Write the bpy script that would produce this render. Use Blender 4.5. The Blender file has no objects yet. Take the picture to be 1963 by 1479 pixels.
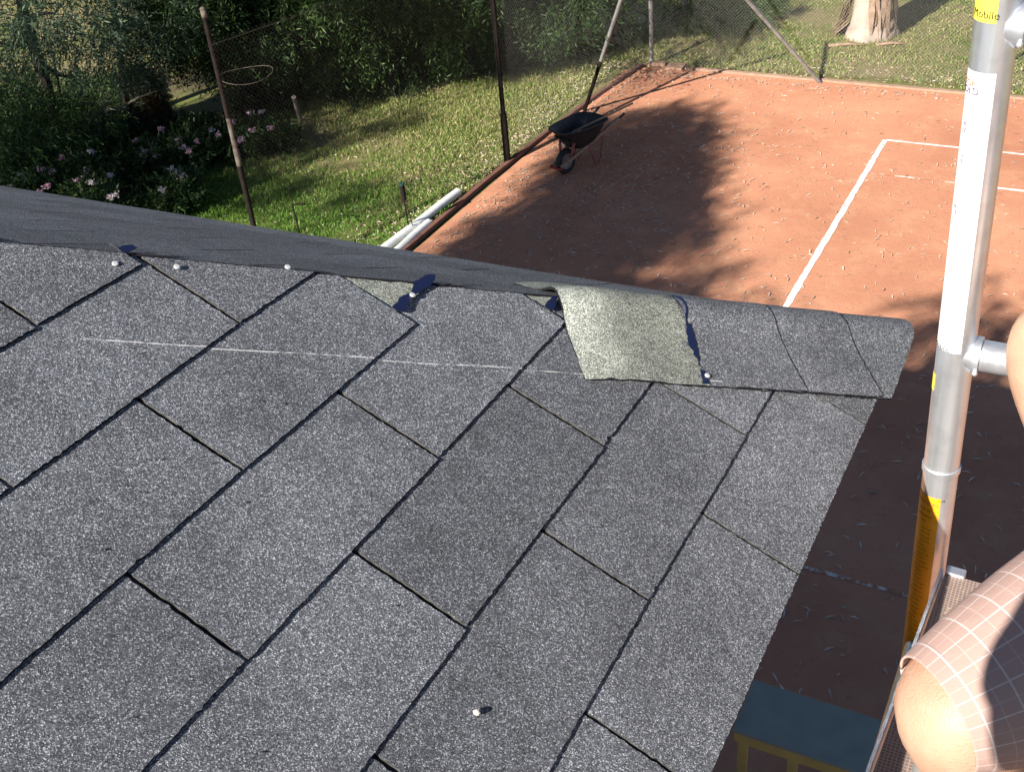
import bpy, math, random
import numpy as np
from mathutils import Vector, Matrix
random.seed(7); RNG = np.random.default_rng(11)
C = bpy.context.scene.collection
sc = bpy.context.scene
# ------------------------------------------------------------------ camera
CAM = np.array([0., 0., 8.1])
RC = np.array([[0.88406, 0.19911, -0.42284], [0.45989, -0.53192, 0.71103], [-0.08335, -0.82305, -0.56181]])
F, CX, CY = 2157., 981.5, 739.5
camd = bpy.data.cameras.new('camera'); cam = bpy.data.objects.new('camera', camd); C.objects.link(cam)
camd.sensor_width = 36.; camd.lens = F / 1963. * 36.; camd.clip_start = .02; camd.clip_end = 1500
m = Matrix(((RC[0][0], -RC[0][1], -RC[0][2], 0), (RC[1][0], -RC[1][1], -RC[1][2], 0), (RC[2][0], -RC[2][1], -RC[2][2], 0), (0, 0, 0, 1)))
m = m.to_quaternion().to_matrix().to_4x4(); m.translation = Vector(CAM); cam.matrix_world = m
sc.camera = cam
# ------------------------------------------------------------------ light
EL = math.radians(32.2); AZ = math.radians(74)          # shadows run towards azimuth 73 deg
SUN = np.array([-math.cos(AZ) * math.cos(EL), -math.sin(AZ) * math.cos(EL), math.sin(EL)])
w = bpy.data.worlds.new('World'); sc.world = w; w.use_nodes = True
nt = w.node_tree; bg = nt.nodes['Background']; bg.inputs[1].default_value = .05
sky = nt.nodes.new('ShaderNodeTexSky'); sky.sky_type = 'NISHITA'; sky.sun_disc = False; sky.air_density = .6; sky.dust_density = .2; sky.ozone_density = 1.5
sky.sun_elevation = EL; sky.sun_rotation = math.atan2(SUN[0], SUN[1]) % (2 * math.pi)
nt.links.new(sky.outputs[0], bg.inputs[0])
sl = bpy.data.lights.new('sun', 'SUN'); sl.energy = 5.0; sl.angle = math.radians(.53); sl.color = (1, .93, .82)
so = bpy.data.objects.new('sun', sl); C.objects.link(so); so.location = (-10, -30, 30)
so.rotation_euler = Vector(SUN).to_track_quat('Z', 'Y').to_euler()
sc.view_settings.view_transform = 'Standard'; sc.view_settings.look = 'None'; sc.view_settings.gamma = 1
sc.view_settings.exposure = 1.1
# ------------------------------------------------------------------ helpers
def at(px, py, z=0.):
    """world point at height z seen at photo pixel px,py"""
    r = RC @ np.array([px - CX, py - CY, F]); return CAM + r * ((z - CAM[2]) / r[2])
def link(o, parent=None):
    C.objects.link(o)
    if parent is not None: o.parent = parent
    return o
def tag(o, label=None, cat=None, group=None, kind=None):
    if label: o['label'] = label
    if cat: o['category'] = cat
    if group: o['group'] = group
    if kind: o['kind'] = kind
    return o
def empty(name, loc=(0, 0, 0), label=None, cat=None, group=None):
    o = bpy.data.objects.new(name, None); o.empty_display_size = .1; o.location = loc; link(o); return tag(o, label, cat, group)
def unit(v): v = np.asarray(v, float); return v / np.linalg.norm(v)
class MB:
    """mesh builder: several shapes collected into one mesh object (world coordinates)"""
    def __init__(s): s.v = []; s.f = []; s.m = []
    def add(s, vs, fs, mi=0):
        b = len(s.v); s.v += [tuple(map(float, p)) for p in vs]; s.f += [tuple(b + i for i in f) for f in fs]; s.m += [mi] * len(fs); return s
    def box(s, c, e, ax=None, mi=0):
        c = np.array(c, float); ax = np.eye(3) if ax is None else np.array(ax, float)
        vs = [c + ax[0] * e[0] * i + ax[1] * e[1] * j + ax[2] * e[2] * k for i in (-.5, .5) for j in (-.5, .5) for k in (-.5, .5)]
        return s.add(vs, [(0, 1, 3, 2), (4, 6, 7, 5), (0, 4, 5, 1), (2, 3, 7, 6), (0, 2, 6, 4), (1, 5, 7, 3)], mi)
    def bar(s, a, b, w_, h, up=(0, 0, 1), mi=0):
        a = np.array(a, float); b = np.array(b, float); d = unit(b - a); x = unit(np.cross(d, up)); z = np.cross(x, d)
        return s.box((a + b) / 2, (w_, np.linalg.norm(b - a), h), (x, d, z), mi)
    def tube(s, pts, r, n=10, cap=True, mi=0, squash=1.):
        pts = [np.array(p, float) for p in pts]; rs = list(r) if hasattr(r, '__len__') else [r] * len(pts)
        vs = []; prev = None
        for i, p in enumerate(pts):
            d = unit(pts[min(i + 1, len(pts) - 1)] - pts[max(i - 1, 0)])
            if prev is None:
                a = np.array([0, 0, 1.]) if abs(d[2]) < .9 else np.array([1., 0, 0]); x = unit(np.cross(d, a))
            else: x = unit(prev - d * (prev @ d))
            prev = x; y = np.cross(d, x)
            for k in range(n):
                t = 2 * math.pi * k / n; vs.append(p + rs[i] * (x * math.cos(t) + squash * y * math.sin(t)))
        fs = []
        for i in range(len(pts) - 1):
            for k in range(n): fs.append((i * n + k, i * n + (k + 1) % n, (i + 1) * n + (k + 1) % n, (i + 1) * n + k))
        if cap: fs += [tuple(range(n))[::-1], tuple((len(pts) - 1) * n + k for k in range(n))]
        return s.add(vs, fs, mi)
    def ball(s, c, r, n=10, mi=0):
        c = np.array(c, float); r = np.array(r if hasattr(r, '__len__') else [r] * 3, float); vs = []; fs = []
        for i in range(n + 1):
            ph = math.pi * i / n
            for k in range(n * 2):
                t = math.pi * k / n; vs.append(c + r * np.array([math.sin(ph) * math.cos(t), math.sin(ph) * math.sin(t), math.cos(ph)]))
        for i in range(n):
            for k in range(2 * n): fs.append((i * 2 * n + k, (i + 1) * 2 * n + k, (i + 1) * 2 * n + (k + 1) % (2 * n), i * 2 * n + (k + 1) % (2 * n)))
        return s.add(vs, fs, mi)
    def build(s, name, mats, parent=None, smooth=False, bevel=0, origin=None):
        me = bpy.data.meshes.new(name); org = np.array(origin if origin is not None else (0, 0, 0), float)
        if parent is not None and origin is None: org = np.array(wloc(parent))
        me.from_pydata([tuple(np.array(p) - org) for p in s.v], [], s.f)
        for mm in (mats if isinstance(mats, (list, tuple)) else [mats]): me.materials.append(mm)
        me.polygons.foreach_set('material_index', s.m)
        if smooth: me.polygons.foreach_set('use_smooth', [True] * len(s.f))
        me.update(); o = bpy.data.objects.new(name, me); link(o, parent)
        if origin is not None and parent is None: o.location = org
        if bevel:
            b = o.modifiers.new('bevel', 'BEVEL'); b.width = bevel; b.segments = 2; b.limit_method = 'ANGLE'
        return o
def smooth_by_angle(o, ang=40):
    me = o.data; me.polygons.foreach_set('use_smooth', [True] * len(me.polygons)); 
    import bmesh
    bm = bmesh.new(); bm.from_mesh(me)
    for e in bm.edges:
        if len(e.link_faces) == 2 and e.calc_face_angle(0) > math.radians(ang): e.smooth = False
    bm.to_mesh(me); bm.free(); return o
def wloc(o):
    v = np.array([0., 0., 0.])
    while o is not None: v = v + np.array(o.location); o = o.parent
    return v
def copy_tree(o, parent=None):
    c = o.copy(); C.objects.link(c); c.parent = parent
    for ch in list(o.children): copy_tree(ch, c)
    return c
# ------------------------------------------------------------------ materials
def mat(name, col=(.5, .5, .5), rough=.7, metal=0., spec=.5):
    m_ = bpy.data.materials.new(name); m_.use_nodes = True; b = m_.node_tree.nodes['Principled BSDF']
    b.inputs['Base Color'].default_value = (*col, 1); b.inputs['Roughness'].default_value = rough; b.inputs['Metallic'].default_value = metal
    b.inputs['Specular IOR Level'].default_value = spec
    return m_
class N:
    def __init__(s, m_): s.t = m_.node_tree; s.b = s.t.nodes['Principled BSDF']
    def n(s, ty, **kw):
        o = s.t.nodes.new(ty)
        for k, v in kw.items(): setattr(o, k, v)
        return o
    def l(s, a, b): s.t.links.new(a, b)
    def coord(s, which='Object', scale=None):
        c = s.n('ShaderNodeTexCoord').outputs[which]
        if scale is not None:
            mp = s.n('ShaderNodeMapping'); mp.inputs['Scale'].default_value = scale; s.l(c, mp.inputs[0]); return mp.outputs[0]
        return c
    def noise(s, sc_, det=3, rough=.5, co=None, out='Fac'):
        o = s.n('ShaderNodeTexNoise'); o.inputs['Scale'].default_value = sc_; o.inputs['Detail'].default_value = det; o.inputs['Roughness'].default_value = rough
        s.l(co if co is not None else s.coord(), o.inputs['Vector']); return o.outputs[out]
    def vor(s, sc_, co=None, out='Color', feature='F1'):
        o = s.n('ShaderNodeTexVoronoi', feature=feature); o.inputs['Scale'].default_value = sc_; s.l(co if co is not None else s.coord(), o.inputs['Vector']); return o.outputs[out]
    def ramp(s, f, stops, interp='LINEAR'):
        o = s.n('ShaderNodeValToRGB'); e = o.color_ramp.elements; o.color_ramp.interpolation = interp
        while len(e) < len(stops): e.new(.5)
        for i, (p, c) in enumerate(stops):
            e[i].position = p; e[i].color = (*c, 1) if hasattr(c, '__len__') else (c, c, c, 1)
        s.l(f, o.inputs[0]); return o.outputs[0]
    def mix(s, f, a, b, mode='MIX'):
        o = s.n('ShaderNodeMix', data_type='RGBA', blend_type=mode)
        for i, x in ((0, f), (6, a), (7, b)):
            if hasattr(x, 'links'): s.l(x, o.inputs[i])
            elif i == 0: o.inputs[0].default_value = x
            else: o.inputs[i].default_value = (*x, 1) if hasattr(x, '__len__') else (x, x, x, 1)
        return o.outputs[2]
    def math(s, op, a, b=0., c=None):
        o = s.n('ShaderNodeMath', operation=op)
        for i, x in enumerate((a, b, c)):
            if x is None: continue
            if hasattr(x, 'links'): s.l(x, o.inputs[i])
            else: o.inputs[i].default_value = x
        return o.outputs[0]
    def bump(s, h, st, dist):
        o = s.n('ShaderNodeBump'); o.inputs['Strength'].default_value = st; o.inputs['Distance'].default_value = dist; s.l(h, o.inputs['Height'])
        s.l(o.outputs[0], s.b.inputs['Normal']); return o
    def base(s, c): s.l(c, s.b.inputs['Base Color'])
    def rough(s, c): s.l(c, s.b.inputs['Roughness'])
def noisy(name, c1, c2, sc_=6, rough=.7, metal=0., bump=0., bs=60, det=4, spec=.5):
    m_ = mat(name, c1, rough, metal, spec); a = N(m_); a.base(a.mix(a.ramp(a.noise(sc_, det), [(.3, 0.), (.7, 1.)]), c1, c2))
    if bump: a.bump(a.noise(bs, 3), .6, bump)
    return m_
M = {}
def granules(name, fresh=False, bst=.45):
    m_ = mat(name, (.15, .15, .16), .85, 0, .25); a = N(m_)
    col = a.vor(980); sep = a.n('ShaderNodeSeparateColor'); a.l(col, sep.inputs[0])
    if fresh: g = a.ramp(sep.outputs[0], [(0, (.065, .073, .068)), (.35, (.13, .145, .13)), (.7, (.25, .265, .235)), (1, (.60, .62, .56))])
    else: g = a.ramp(sep.outputs[0], [(0, (.033, .036, .044)), (.3, (.076, .082, .095)), (.66, (.130, .139, .158)), (.88, (.245, .26, .29)), (1, (.56, .58, .64))])
    big = a.ramp(a.noise(4.5, 5, .6), [(.3, .78), (.7, 1.22)])
    mid = a.ramp(a.noise(45, 3, .6), [(.3, .86), (.7, 1.14)])
    c = a.mix(1., g, big, 'MULTIPLY'); c = a.mix(1., c, mid, 'MULTIPLY')
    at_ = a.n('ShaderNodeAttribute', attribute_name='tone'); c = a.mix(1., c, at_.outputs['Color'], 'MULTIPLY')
    if not fresh:   # the pale scuffed line where the lifted hip caps used to end
        pos = a.n('ShaderNodeNewGeometry').outputs['Position']
        d = a.n('ShaderNodeVectorMath', operation='DOT_PRODUCT'); a.l(pos, d.inputs[0]); d.inputs[1].default_value = tuple(WN)
        wob = a.math('MULTIPLY_ADD', a.noise(6, 2), .008, -.004)
        dist = a.math('ABSOLUTE', a.math('ADD', a.math('SUBTRACT', d.outputs['Value'], float(WN @ CORNER) + .1445), wob))
        hipd = a.n('ShaderNodeVectorMath', operation='DOT_PRODUCT'); a.l(pos, hipd.inputs[0]); hipd.inputs[1].default_value = tuple(HD)
        sd = a.math('SUBTRACT', hipd.outputs['Value'], float(HD @ CORNER))
        msk = a.math('MULTIPLY', a.math('LESS_THAN', dist, .0011), a.math('MULTIPLY', a.math('GREATER_THAN', sd, .40), a.math('LESS_THAN', sd, 1.2)))
        msk = a.math('MULTIPLY', msk, a.ramp(a.noise(90, 3), [(.40, .15), (.56, .8)]))
        c = a.mix(msk, c, (.62, .62, .64))
    a.base(c); a.bump(a.math('ADD', a.vor(980, out='Distance'), a.math('MULTIPLY', a.noise(220, 2), .5)), bst, .0012)
    return m_
# ------------------------------------------------------------------ roof geometry constants
O3 = CAM + np.array([-1.0869, .48433, -.51113])
EU = unit([0, .99911, -.04213]); EV = unit([.90341, -.01806, -.42841]); NN = unit([.42879, .03806, .9026])
DU, DV = .333, .138635
CORNER = CAM + np.array([-.21685, 1.57597, -.97048])
HD = unit([-.66286, -.66558, .34296])                  # up the hip
HD = unit(HD - NN * (HD @ NN))
WN = unit(np.cross(NN, HD)); WN = WN if WN[1] < 0 else -WN      # across the hip, on the near slope
EF = unit([-1., 0., -.016])                            # along the far eave
N2 = unit(np.cross(EF, HD)); N2 = N2 if N2[2] > 0 else -N2
WF = unit(np.cross(HD, N2)); WF = WF if WF[1] > 0 else -WF      # across the hip, on the far slope
F_UP = unit(np.cross(N2, EF)); F_UP = F_UP if F_UP[2] > 0 else -F_UP
def plat(px, py):
    """photo pixel -> (u,v) on the near slope"""
    r = RC @ np.array([px - CX, py - CY, F]); q = CAM + r * (((O3 - CAM) @ NN) / (r @ NN)); return np.array([(q - O3) @ EU / DU, (q - O3) @ EV / DV])
def pw(px, py, h=0.):
    u, v = plat(px, py); return O3 + EU * DU * u + EV * DV * v + NN * h
M['shingle'] = granules('weathered_granules'); M['fresh'] = granules('fresh_granules', True); M['shingle_far'] = granules('shaded_side_granules', False, .25)
M['edge'] = mat('asphalt_edge', (.014, .014, .018), .9, 0, .1); M['cutedge'] = noisy('sunlit_dusty_cut_edge', (.10, .095, .085), (.02, .02, .022), 120, .9)  # cutedge colour mixes dust with painted sunlight, for sides facing the sun
M['tar'] = mat('blue_black_tar', (.007, .012, .05), .42, 0, .5)
M['membrane'] = noisy('roof_underlay', (.012, .012, .016), (.03, .03, .035), 40, .9)
M['nailzinc'] = mat('galvanised_nail', (.78, .80, .80), .38, .35)
M['alu'] = mat('aluminium', (.86, .87, .88), .34, .8); a = N(M['alu'])
a.rough(a.ramp(a.noise(1, 4, .6, a.coord('Object', (60, 60, 2))), [(.3, .28), (.75, .5)])); a.bump(a.noise(1, 3, .6, a.coord('Object', (240, 240, 6))), .3, .0006)
a.base(a.mix(a.ramp(a.noise(30, 4), [(.45, 0.), (.7, 1.)]), (.74, .78, .84), (.62, .65, .70)))
# ground
def ground_mats():
    m_ = mat('clay_court', (.4, .15, .07), .95, 0, .1); a = N(m_)
    c = a.mix(a.ramp(a.noise(.35, 4, .6), [(.35, 0.), (.68, 1.)]), (.58, .285, .178), (.45, .200, .122))
    c = a.mix(a.ramp(a.noise(2.2, 5, .65), [(.5, 0.), (.75, .6)]), c, (.62, .36, .22))
    c = a.mix(a.ramp(a.noise(9, 5, .7), [(.55, 0.), (.8, .5)]), c, (.25, .12, .075))
    c = a.mix(a.ramp(a.noise(70, 3, .7), [(.55, 0.), (.75, .45)]), c, (.22, .09, .05))
    a.base(c); a.bump(a.noise(25, 5, .7), .5, .02); M['clay'] = m_
    m_ = mat('lawn', (.1, .12, .04), .95, 0, .1); a = N(m_)
    n1 = a.noise(.55, 5, .65); n2 = a.noise(3.2, 5, .7); n3 = a.noise(38, 3, .7)
    mix1 = a.math('ADD', a.math('MULTIPLY', n1, .5), a.math('ADD', a.math('MULTIPLY', n2, .35), a.math('MULTIPLY', n3, .15)))
    sx = a.n('ShaderNodeSeparateXYZ'); a.l(a.coord(), sx.inputs[0]); mr = a.n('ShaderNodeMapRange', interpolation_type='SMOOTHSTEP'); a.l(sx.outputs[1], mr.inputs[0]); mr.inputs[1].default_value = 17.; mr.inputs[2].default_value = 13.5; mr.inputs[3].default_value = 0.; mr.inputs[4].default_value = .09
    mix1 = a.math('ADD', mix1, mr.outputs[0])
    c = a.ramp(mix1, [(.40, (.42, .34, .20)), (.50, (.33, .30, .14)), (.57, (.20, .26, .07)), (.67, (.09, .18, .03))])
    c = a.mix(a.ramp(a.noise(14, 4, .7), [(.5, 0.), (.72, .7)]), c, (.34, .27, .16))
    a.base(c); a.bump(a.noise(22, 6, .8), 1., .09); M['lawn'] = m_
    m_ = mat('chalk_line', (.75, .74, .72), .8); a = N(m_); tc = a.coord()
    a.base(a.mix(a.ramp(a.noise(7, 5, .75), [(.64, 0.), (.74, 1.)]), (.82, .80, .77), (.55, .30, .19))); M['line'] = m_
    m_ = mat('faded_chalk', (.6, .5, .4), .9); a = N(m_)
    a.base(a.mix(a.ramp(a.noise(5, 5, .8), [(.42, 0.), (.52, 1.)]), (.74, .68, .62), (.45, .19, .10))); M['line_faded'] = m_
ground_mats()
M['beam'] = noisy('red_stained_timber', (.19, .085, .06), (.11, .055, .045), 5, .85, 0, .004, 40)
M['palebeam'] = noisy('dusty_pale_kerb', (.42, .27, .20), (.30, .19, .13), 9, .9, 0, .004, 30)
M['post_dark'] = noisy('dark_painted_pipe', (.010, .009, .009), (.026, .019, .017), 8, .85, spec=.08)
M['post_rust'] = noisy('weathered_pipe', (.20, .17, .15), (.05, .035, .03), 7, .8, spec=.1)
M['galv'] = noisy('dull_galvanised_pipe', (.40, .40, .40), (.22, .22, .22), 9, .5, .5)
M['wire'] = mat('galvanised_wire', (.34, .34, .33), .5, .4); M['oldwire'] = mat('brown_wire', (.19, .18, .165), .6, .3)
M['darkwire'] = mat('old_dark_wire', (.10, .09, .08), .6, .3)
M['bark'] = noisy('dark_bark', (.022, .016, .013), (.05, .038, .03), 12, .9, 0, .02, 18)
M['gumbark'] = noisy('smooth_gum_bark', (.50, .42, .36), (.34, .27, .23), 4, .85, 0, .01, 12)
M['shred'] = noisy('peeling_bark', (.24, .15, .10), (.38, .27, .20), 9, .9, 0, .004, 30)
def leafmat(name, cols, trans=.25, rough=.55):
    m_ = mat(name, cols[0], rough, 0, .35); a = N(m_); g = a.n('ShaderNodeNewGeometry').outputs['Random Per Island']
    c = a.ramp(g, [(i / (len(cols) - 1), c_) for i, c_ in enumerate(cols)]); a.base(c)
    tr = a.n('ShaderNodeBsdfTranslucent'); a.l(c, tr.inputs[0]); mx = a.n('ShaderNodeMixShader'); mx.inputs[0].default_value = trans
    a.l(a.b.outputs[0], mx.inputs[1]); a.l(tr.outputs[0], mx.inputs[2]); a.l(mx.outputs[0], a.t.nodes['Material Output'].inputs[0]); M[name] = m_
leafmat('leaf_dark', [(.014, .030, .010), (.022, .048, .013), (.035, .075, .02), (.07, .12, .035)])
leafmat('leaf_mid', [(.024, .055, .013), (.045, .095, .023), (.085, .155, .04), (.18, .27, .10)])
leafmat('leaf_blue', [(.022, .045, .028), (.04, .07, .045), (.07, .12, .07), (.14, .20, .13)])
leafmat('leaf_rust', [(.10, .045, .02), (.07, .07, .025), (.14, .07, .03), (.05, .06, .02)])
leafmat('grass_blade', [(.08, .16, .02), (.14, .24, .035), (.50, .43, .22), (.22, .30, .06), (.44, .40, .2), (.14, .25, .04)])
leafmat('dry_leaf', [(.50, .38, .28), (.66, .56, .44), (.80, .74, .64), (.60, .48, .36), (.38, .24, .17)], .1, .7)
leafmat('petal', [(.60, .30, .42), (.74, .48, .56), (.80, .66, .70), (.55, .22, .36)], .3)
leafmat('petal_pale', [(.80, .68, .72), (.82, .78, .80), (.72, .50, .58)], .3)
# ------------------------------------------------------------------ ground, court
COURT_X0, COURT_Y1 = -9.3, 21.9
def grid_sheet(name, x0, x1, y0, y1, nx, ny, z, m_, amp=0.):
    vs = []; fs = []
    for j in range(ny + 1):
        for i in range(nx + 1):
            x = x0 + (x1 - x0) * i / nx; y = y0 + (y1 - y0) * j / ny
            zz = z + amp * (math.sin(x * .9 + 1.3 * math.sin(y * .5)) * .5 + math.sin(y * .7 + x * .3) * .5)
            vs.append((x, y, zz))
    for j in range(ny):
        for i in range(nx): b = j * (nx + 1) + i; fs.append((b, b + 1, b + nx + 2, b + nx + 1))
    mb = MB(); mb.add(vs, fs); return tag(mb.build(name, m_, smooth=True), kind='structure')
grid_sheet('ground', -400, 400, -300, 500, 40, 40, -.03, M['lawn'])
grid_sheet('lawn', -30, 14, -12, 48, 110, 150, -.012, M['lawn'], .012)
mb = MB(); vs = [(COURT_X0, -12, .012), (16, -12, .012), (16, COURT_Y1, .012), (COURT_X0 + .45, COURT_Y1, .012), (COURT_X0, COURT_Y1 - .3, .012)]
mb.add(vs, [(0, 1, 2, 3, 4)]); tag(mb.build('court', M['clay']), kind='structure')
def strip(mb, a, b, wd, z, brk=()):
    a = np.array(a, float); b = np.array(b, float); d = unit(b - a); nrm = np.array([-d[1], d[0]]); L = np.linalg.norm(b - a); n = max(2, int(L / .12)); run = []
    for i in range(n + 1):
        t = L * i / n; gap = any(p <= t <= q for p, q in brk)
        jj = lambda: random.uniform(-.008, .008)
        p = a + d * t; l_ = p + nrm * (wd / 2 + jj()); r_ = p - nrm * (wd / 2 + jj())
        if not gap: run.append((l_, r_))
        if gap or i == n:
            if len(run) > 1:
                vs = [(*q[0], z) for q in run] + [(*q[1], z) for q in run]; k = len(run); mb.add(vs, [(j, j + 1, k + j + 1, k + j) for j in range(k - 1)][::1])
            run = []
mb = MB()
strip(mb, (-3.42, 19.33), (-3.42, 8.36), .092, .018, [(6.2, 6.5)])
strip(mb, (-3.4, 19.33), (8, 19.33), .050, .019, [(.26, .36)])
strip(mb, (-1.95, 17.9), (8, 17.9), .06, .017)
tag(mb.build('court_lines', M['line']), kind='structure')
mb = MB(); strip(mb, (-3.37, 17.9), (-1.95, 17.9), .045, .0165); strip(mb, (-3.3, 8.42), (8, 8.36), .05, .0165)
tag(mb.build('faded_court_lines', M['line_faded']), kind='structure')

# timber edging of the court
def boards(name, pts, wd, h, m_, label):
    mb = MB()
    for a_, b_ in zip(pts[:-1], pts[1:]):
        a_ = np.array([*a_[:2], h / 2 - .02]); b_ = np.array([*b_[:2], h / 2 - .02]); d = unit(b_ - a_)
        mb.bar(a_ + d * .004, b_ - d * .004, wd, h)
    o = mb.build(name, m_, bevel=.006); return tag(o, label, 'court edging')
lx = lambda y: -9.42 + (y - 13) * .012
boards('timber_edging', [(-9.50, 8), (-9.47, 10.9), (-9.42, 13.3), (-9.43, 15.6), (-9.36, 17.9), (-9.24, 20.1), (-9.02, 21.9)], .09, .10, M['beam'], 'red brown timber boards edging the long left side of the clay court')
boards('timber_kerb', [(-8.1, 22.02), (-5.3, 21.97), (-2.4, 21.93), (.6, 21.9), (4, 21.86), (8, 21.8)], .11, .06, M['palebeam'], 'low pale dusty kerb along the far edge of the clay court')
mb = MB(); mb.bar((-8.92, 21.98, .03), (-8.55, 22.06, .03), .16, .12); mb.bar((-8.5, 22.02, .02), (-8.12, 22.03, .02), .34, .07)
tag(mb.build('corner_paver', M['palebeam'], bevel=.012), 'rough pale paving lump at the far left corner of the court', 'paver')

# ------------------------------------------------------------------ house with the shingle roof
house = empty('house', (-3.8, -3.5, 0), 'two storey house under a grey asphalt shingle hip roof with torn hip caps', 'house')
AP = CORNER + HD * 5.4                                   # top of the hip
def roof_slab(name, poly, nrm, m_, parent, th=.06, off=0.):
    mb = MB(); top = [np.array(p) + nrm * off for p in poly]; bot = [p - nrm * th for p in top]; n = len(poly)
    mb.add(top + bot, [tuple(range(n)), tuple(range(2 * n - 1, n - 1, -1))] + [(i, n + i, n + (i + 1) % n, (i + 1) % n)[::1] for i in range(n)])
    return mb.build(name, m_, parent)
roof = roof_slab('shingle_roof', [CORNER - EU * .02 - EV * .012, CORNER - EU * 10.5 - EV * .012, AP - EU * 5.1 , AP], NN, M['membrane'], house, .02, -.0015)
EVW = O3 + EV * DV * 6.95
# fix: eave polyline goes along -EU from the corner
tag(roof, None)
wp = CORNER + EF * 7.4
roof_slab('far_roof_slope', [CORNER, AP, wp], N2, M['membrane'], house, .02, -.0015)
b1 = np.array([AP[0], -9.0, AP[2] - .0]); b2 = np.array([wp[0], -9.0, wp[2]])
nb = unit(np.cross(b1 - AP, wp - AP)); nb = nb if nb[2] > 0 else -nb
roof_slab('back_roof_slope', [AP + EF * .02, wp, b2, b1 + EF * .02], nb, M['shingle'], house, .02, -.0015)
def clip(poly, f):
    out = []
    for i in range(len(poly)):
        a_, b_ = poly[i], poly[(i + 1) % len(poly)]; fa, fb = f(a_), f(b_)
        if fa >= 0: out.append(a_)
        if (fa >= 0) != (fb >= 0): t = fa / (fa - fb); out.append(a_ + (b_ - a_) * t)
    return out
def rough_outline(poly, step, amp, rnd):
    """subdivide and jitter a polygon given in metres"""
    out = []
    for i in range(len(poly)):
        a_, b_ = poly[i], poly[(i + 1) % len(poly)]; L = np.linalg.norm(b_ - a_)
        if L < 1e-5: continue
        k = max(1, int(L / step)); d = (b_ - a_) / L; nr = np.array([-d[1], d[0]])
        for j in range(k):
            e = 0 if j == 0 else rnd.gauss(0, amp) * (2.2 if rnd.random() < .06 else 1)
            out.append(a_ + (b_ - a_) * j / k + nr * e)
    return out
class Tabs:
    def __init__(s): s.mb = MB(); s.tone = []
    def tab(s, poly, vtop, vbot, org, eu, ev, nn, rnd, step=.014, amp=.0007, h0=.0012, h1=.0046, tone=None, skirt=.0034):
        """poly in metres (u,v); height rises from h0 at vtop to h1 at vbot"""
        poly = rough_outline(poly, step, amp, rnd)
        if len(poly) < 3: return
        H = lambda v: h0 + (h1 - h0) * (v - vtop) / (vbot - vtop)
        top = [org + eu * p[0] + ev * p[1] + nn * H(p[1]) for p in poly]; bot = [t_ - nn * skirt for t_ in top]; n = len(top)
        s.mb.add(top + bot, [tuple(range(n))]); b0_ = len(s.mb.v) - 2 * n
        for i in range(n):
            d = poly[(i + 1) % n] - poly[i]; out_ = unit(np.array([d[1], -d[0]]) + 1e-12); s.mb.f.append(tuple(b0_ + q for q in (i, n + i, n + (i + 1) % n, (i + 1) % n))); s.mb.m.append(2 if out_[0] < -.95 else 1)
        tn = tone if tone is not None else rnd.choice([.84, .91, .97, 1.02, 1.08, 1.13]) ; s.tone += [tn] * (2 * n)
    def build(s, name, m_, parent):
        o = s.mb.build(name, [m_, M['edge'], M['cutedge']], parent); at_ = o.data.color_attributes.new('tone', 'FLOAT_COLOR', 'POINT')
        at_.data.foreach_set('color', np.array([[t, t, t * 1.01, 1.] for t in s.tone]).ravel()); return o
rnd = random.Random(5)
tb = Tabs(); GAP = .0023
hipf = lambda p: (O3 + EU * p[0] + EV * p[1] - CORNER) @ WN - .001       # inside when >= 0
eavef = lambda p: (6.955 * DV) - p[1]
def near_tab(u0, u1, k, vt=None, extra=None, jit=True):
    vt_ = k if vt is None else vt
    j = lambda s_: rnd.uniform(-s_, s_) if jit else 0
    a0 = u0 * DU + GAP + j(.0008); a1 = u1 * DU - GAP + j(.0008); vb = (k + 1) * DV + j(.0012); sk = j(.0015)
    vt2 = vt_ * DV - .018
    poly = [np.array([a0, vt2]), np.array([a1, vt2]), np.array([a1, vb + sk]), np.array([a0, vb - sk])] if extra is None else [np.array([p[0] * DU, p[1] * DV]) for p in extra]
    poly = clip(clip(poly, hipf), eavef)
    if len(poly) < 3: return
    fine = k > -3 and u1 > -4
    tb.tab(poly, k * DV, (k + 1) * DV, O3, EU, EV, NN, rnd, step=.0045 if fine else .06, amp=.00045)
for k in range(-24, 7):
    ph = 0. if k % 2 else .5
    for i in range(-32, 6):
        u0, u1 = i + ph, i + ph + 1
        if k == 0 and u0 == .5: near_tab(.5, .975, 0); continue
        if k == 0 and u0 > .9: continue
        if k == 1 and u0 == 1: near_tab(1, 1.44, 1); continue
        if k == 1 and u0 > 1: continue
        if k == 2 and u0 >= 1.5: continue
        if k == 3 and u0 == 1: near_tab(1, 2, 3, extra=[(1.008, 2.87), (1.475, 2.87), (1.49, 2.77), (2.0, 2.77), (1.992, 4), (1.008, 4)]); continue
        if k == 3 and u0 >= 2: continue
        if k == 4 and u0 == 1.5: near_tab(1.5, 2.5, 4, extra=[(1.508, 3.87), (1.97, 3.87), (2.0, 3.78), (2.6, 3.78), (2.492, 5), (1.508, 5)]); continue
        near_tab(u0, u1, k)
shing = tb.build('shingle_tabs', M['shingle'], roof)
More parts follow.
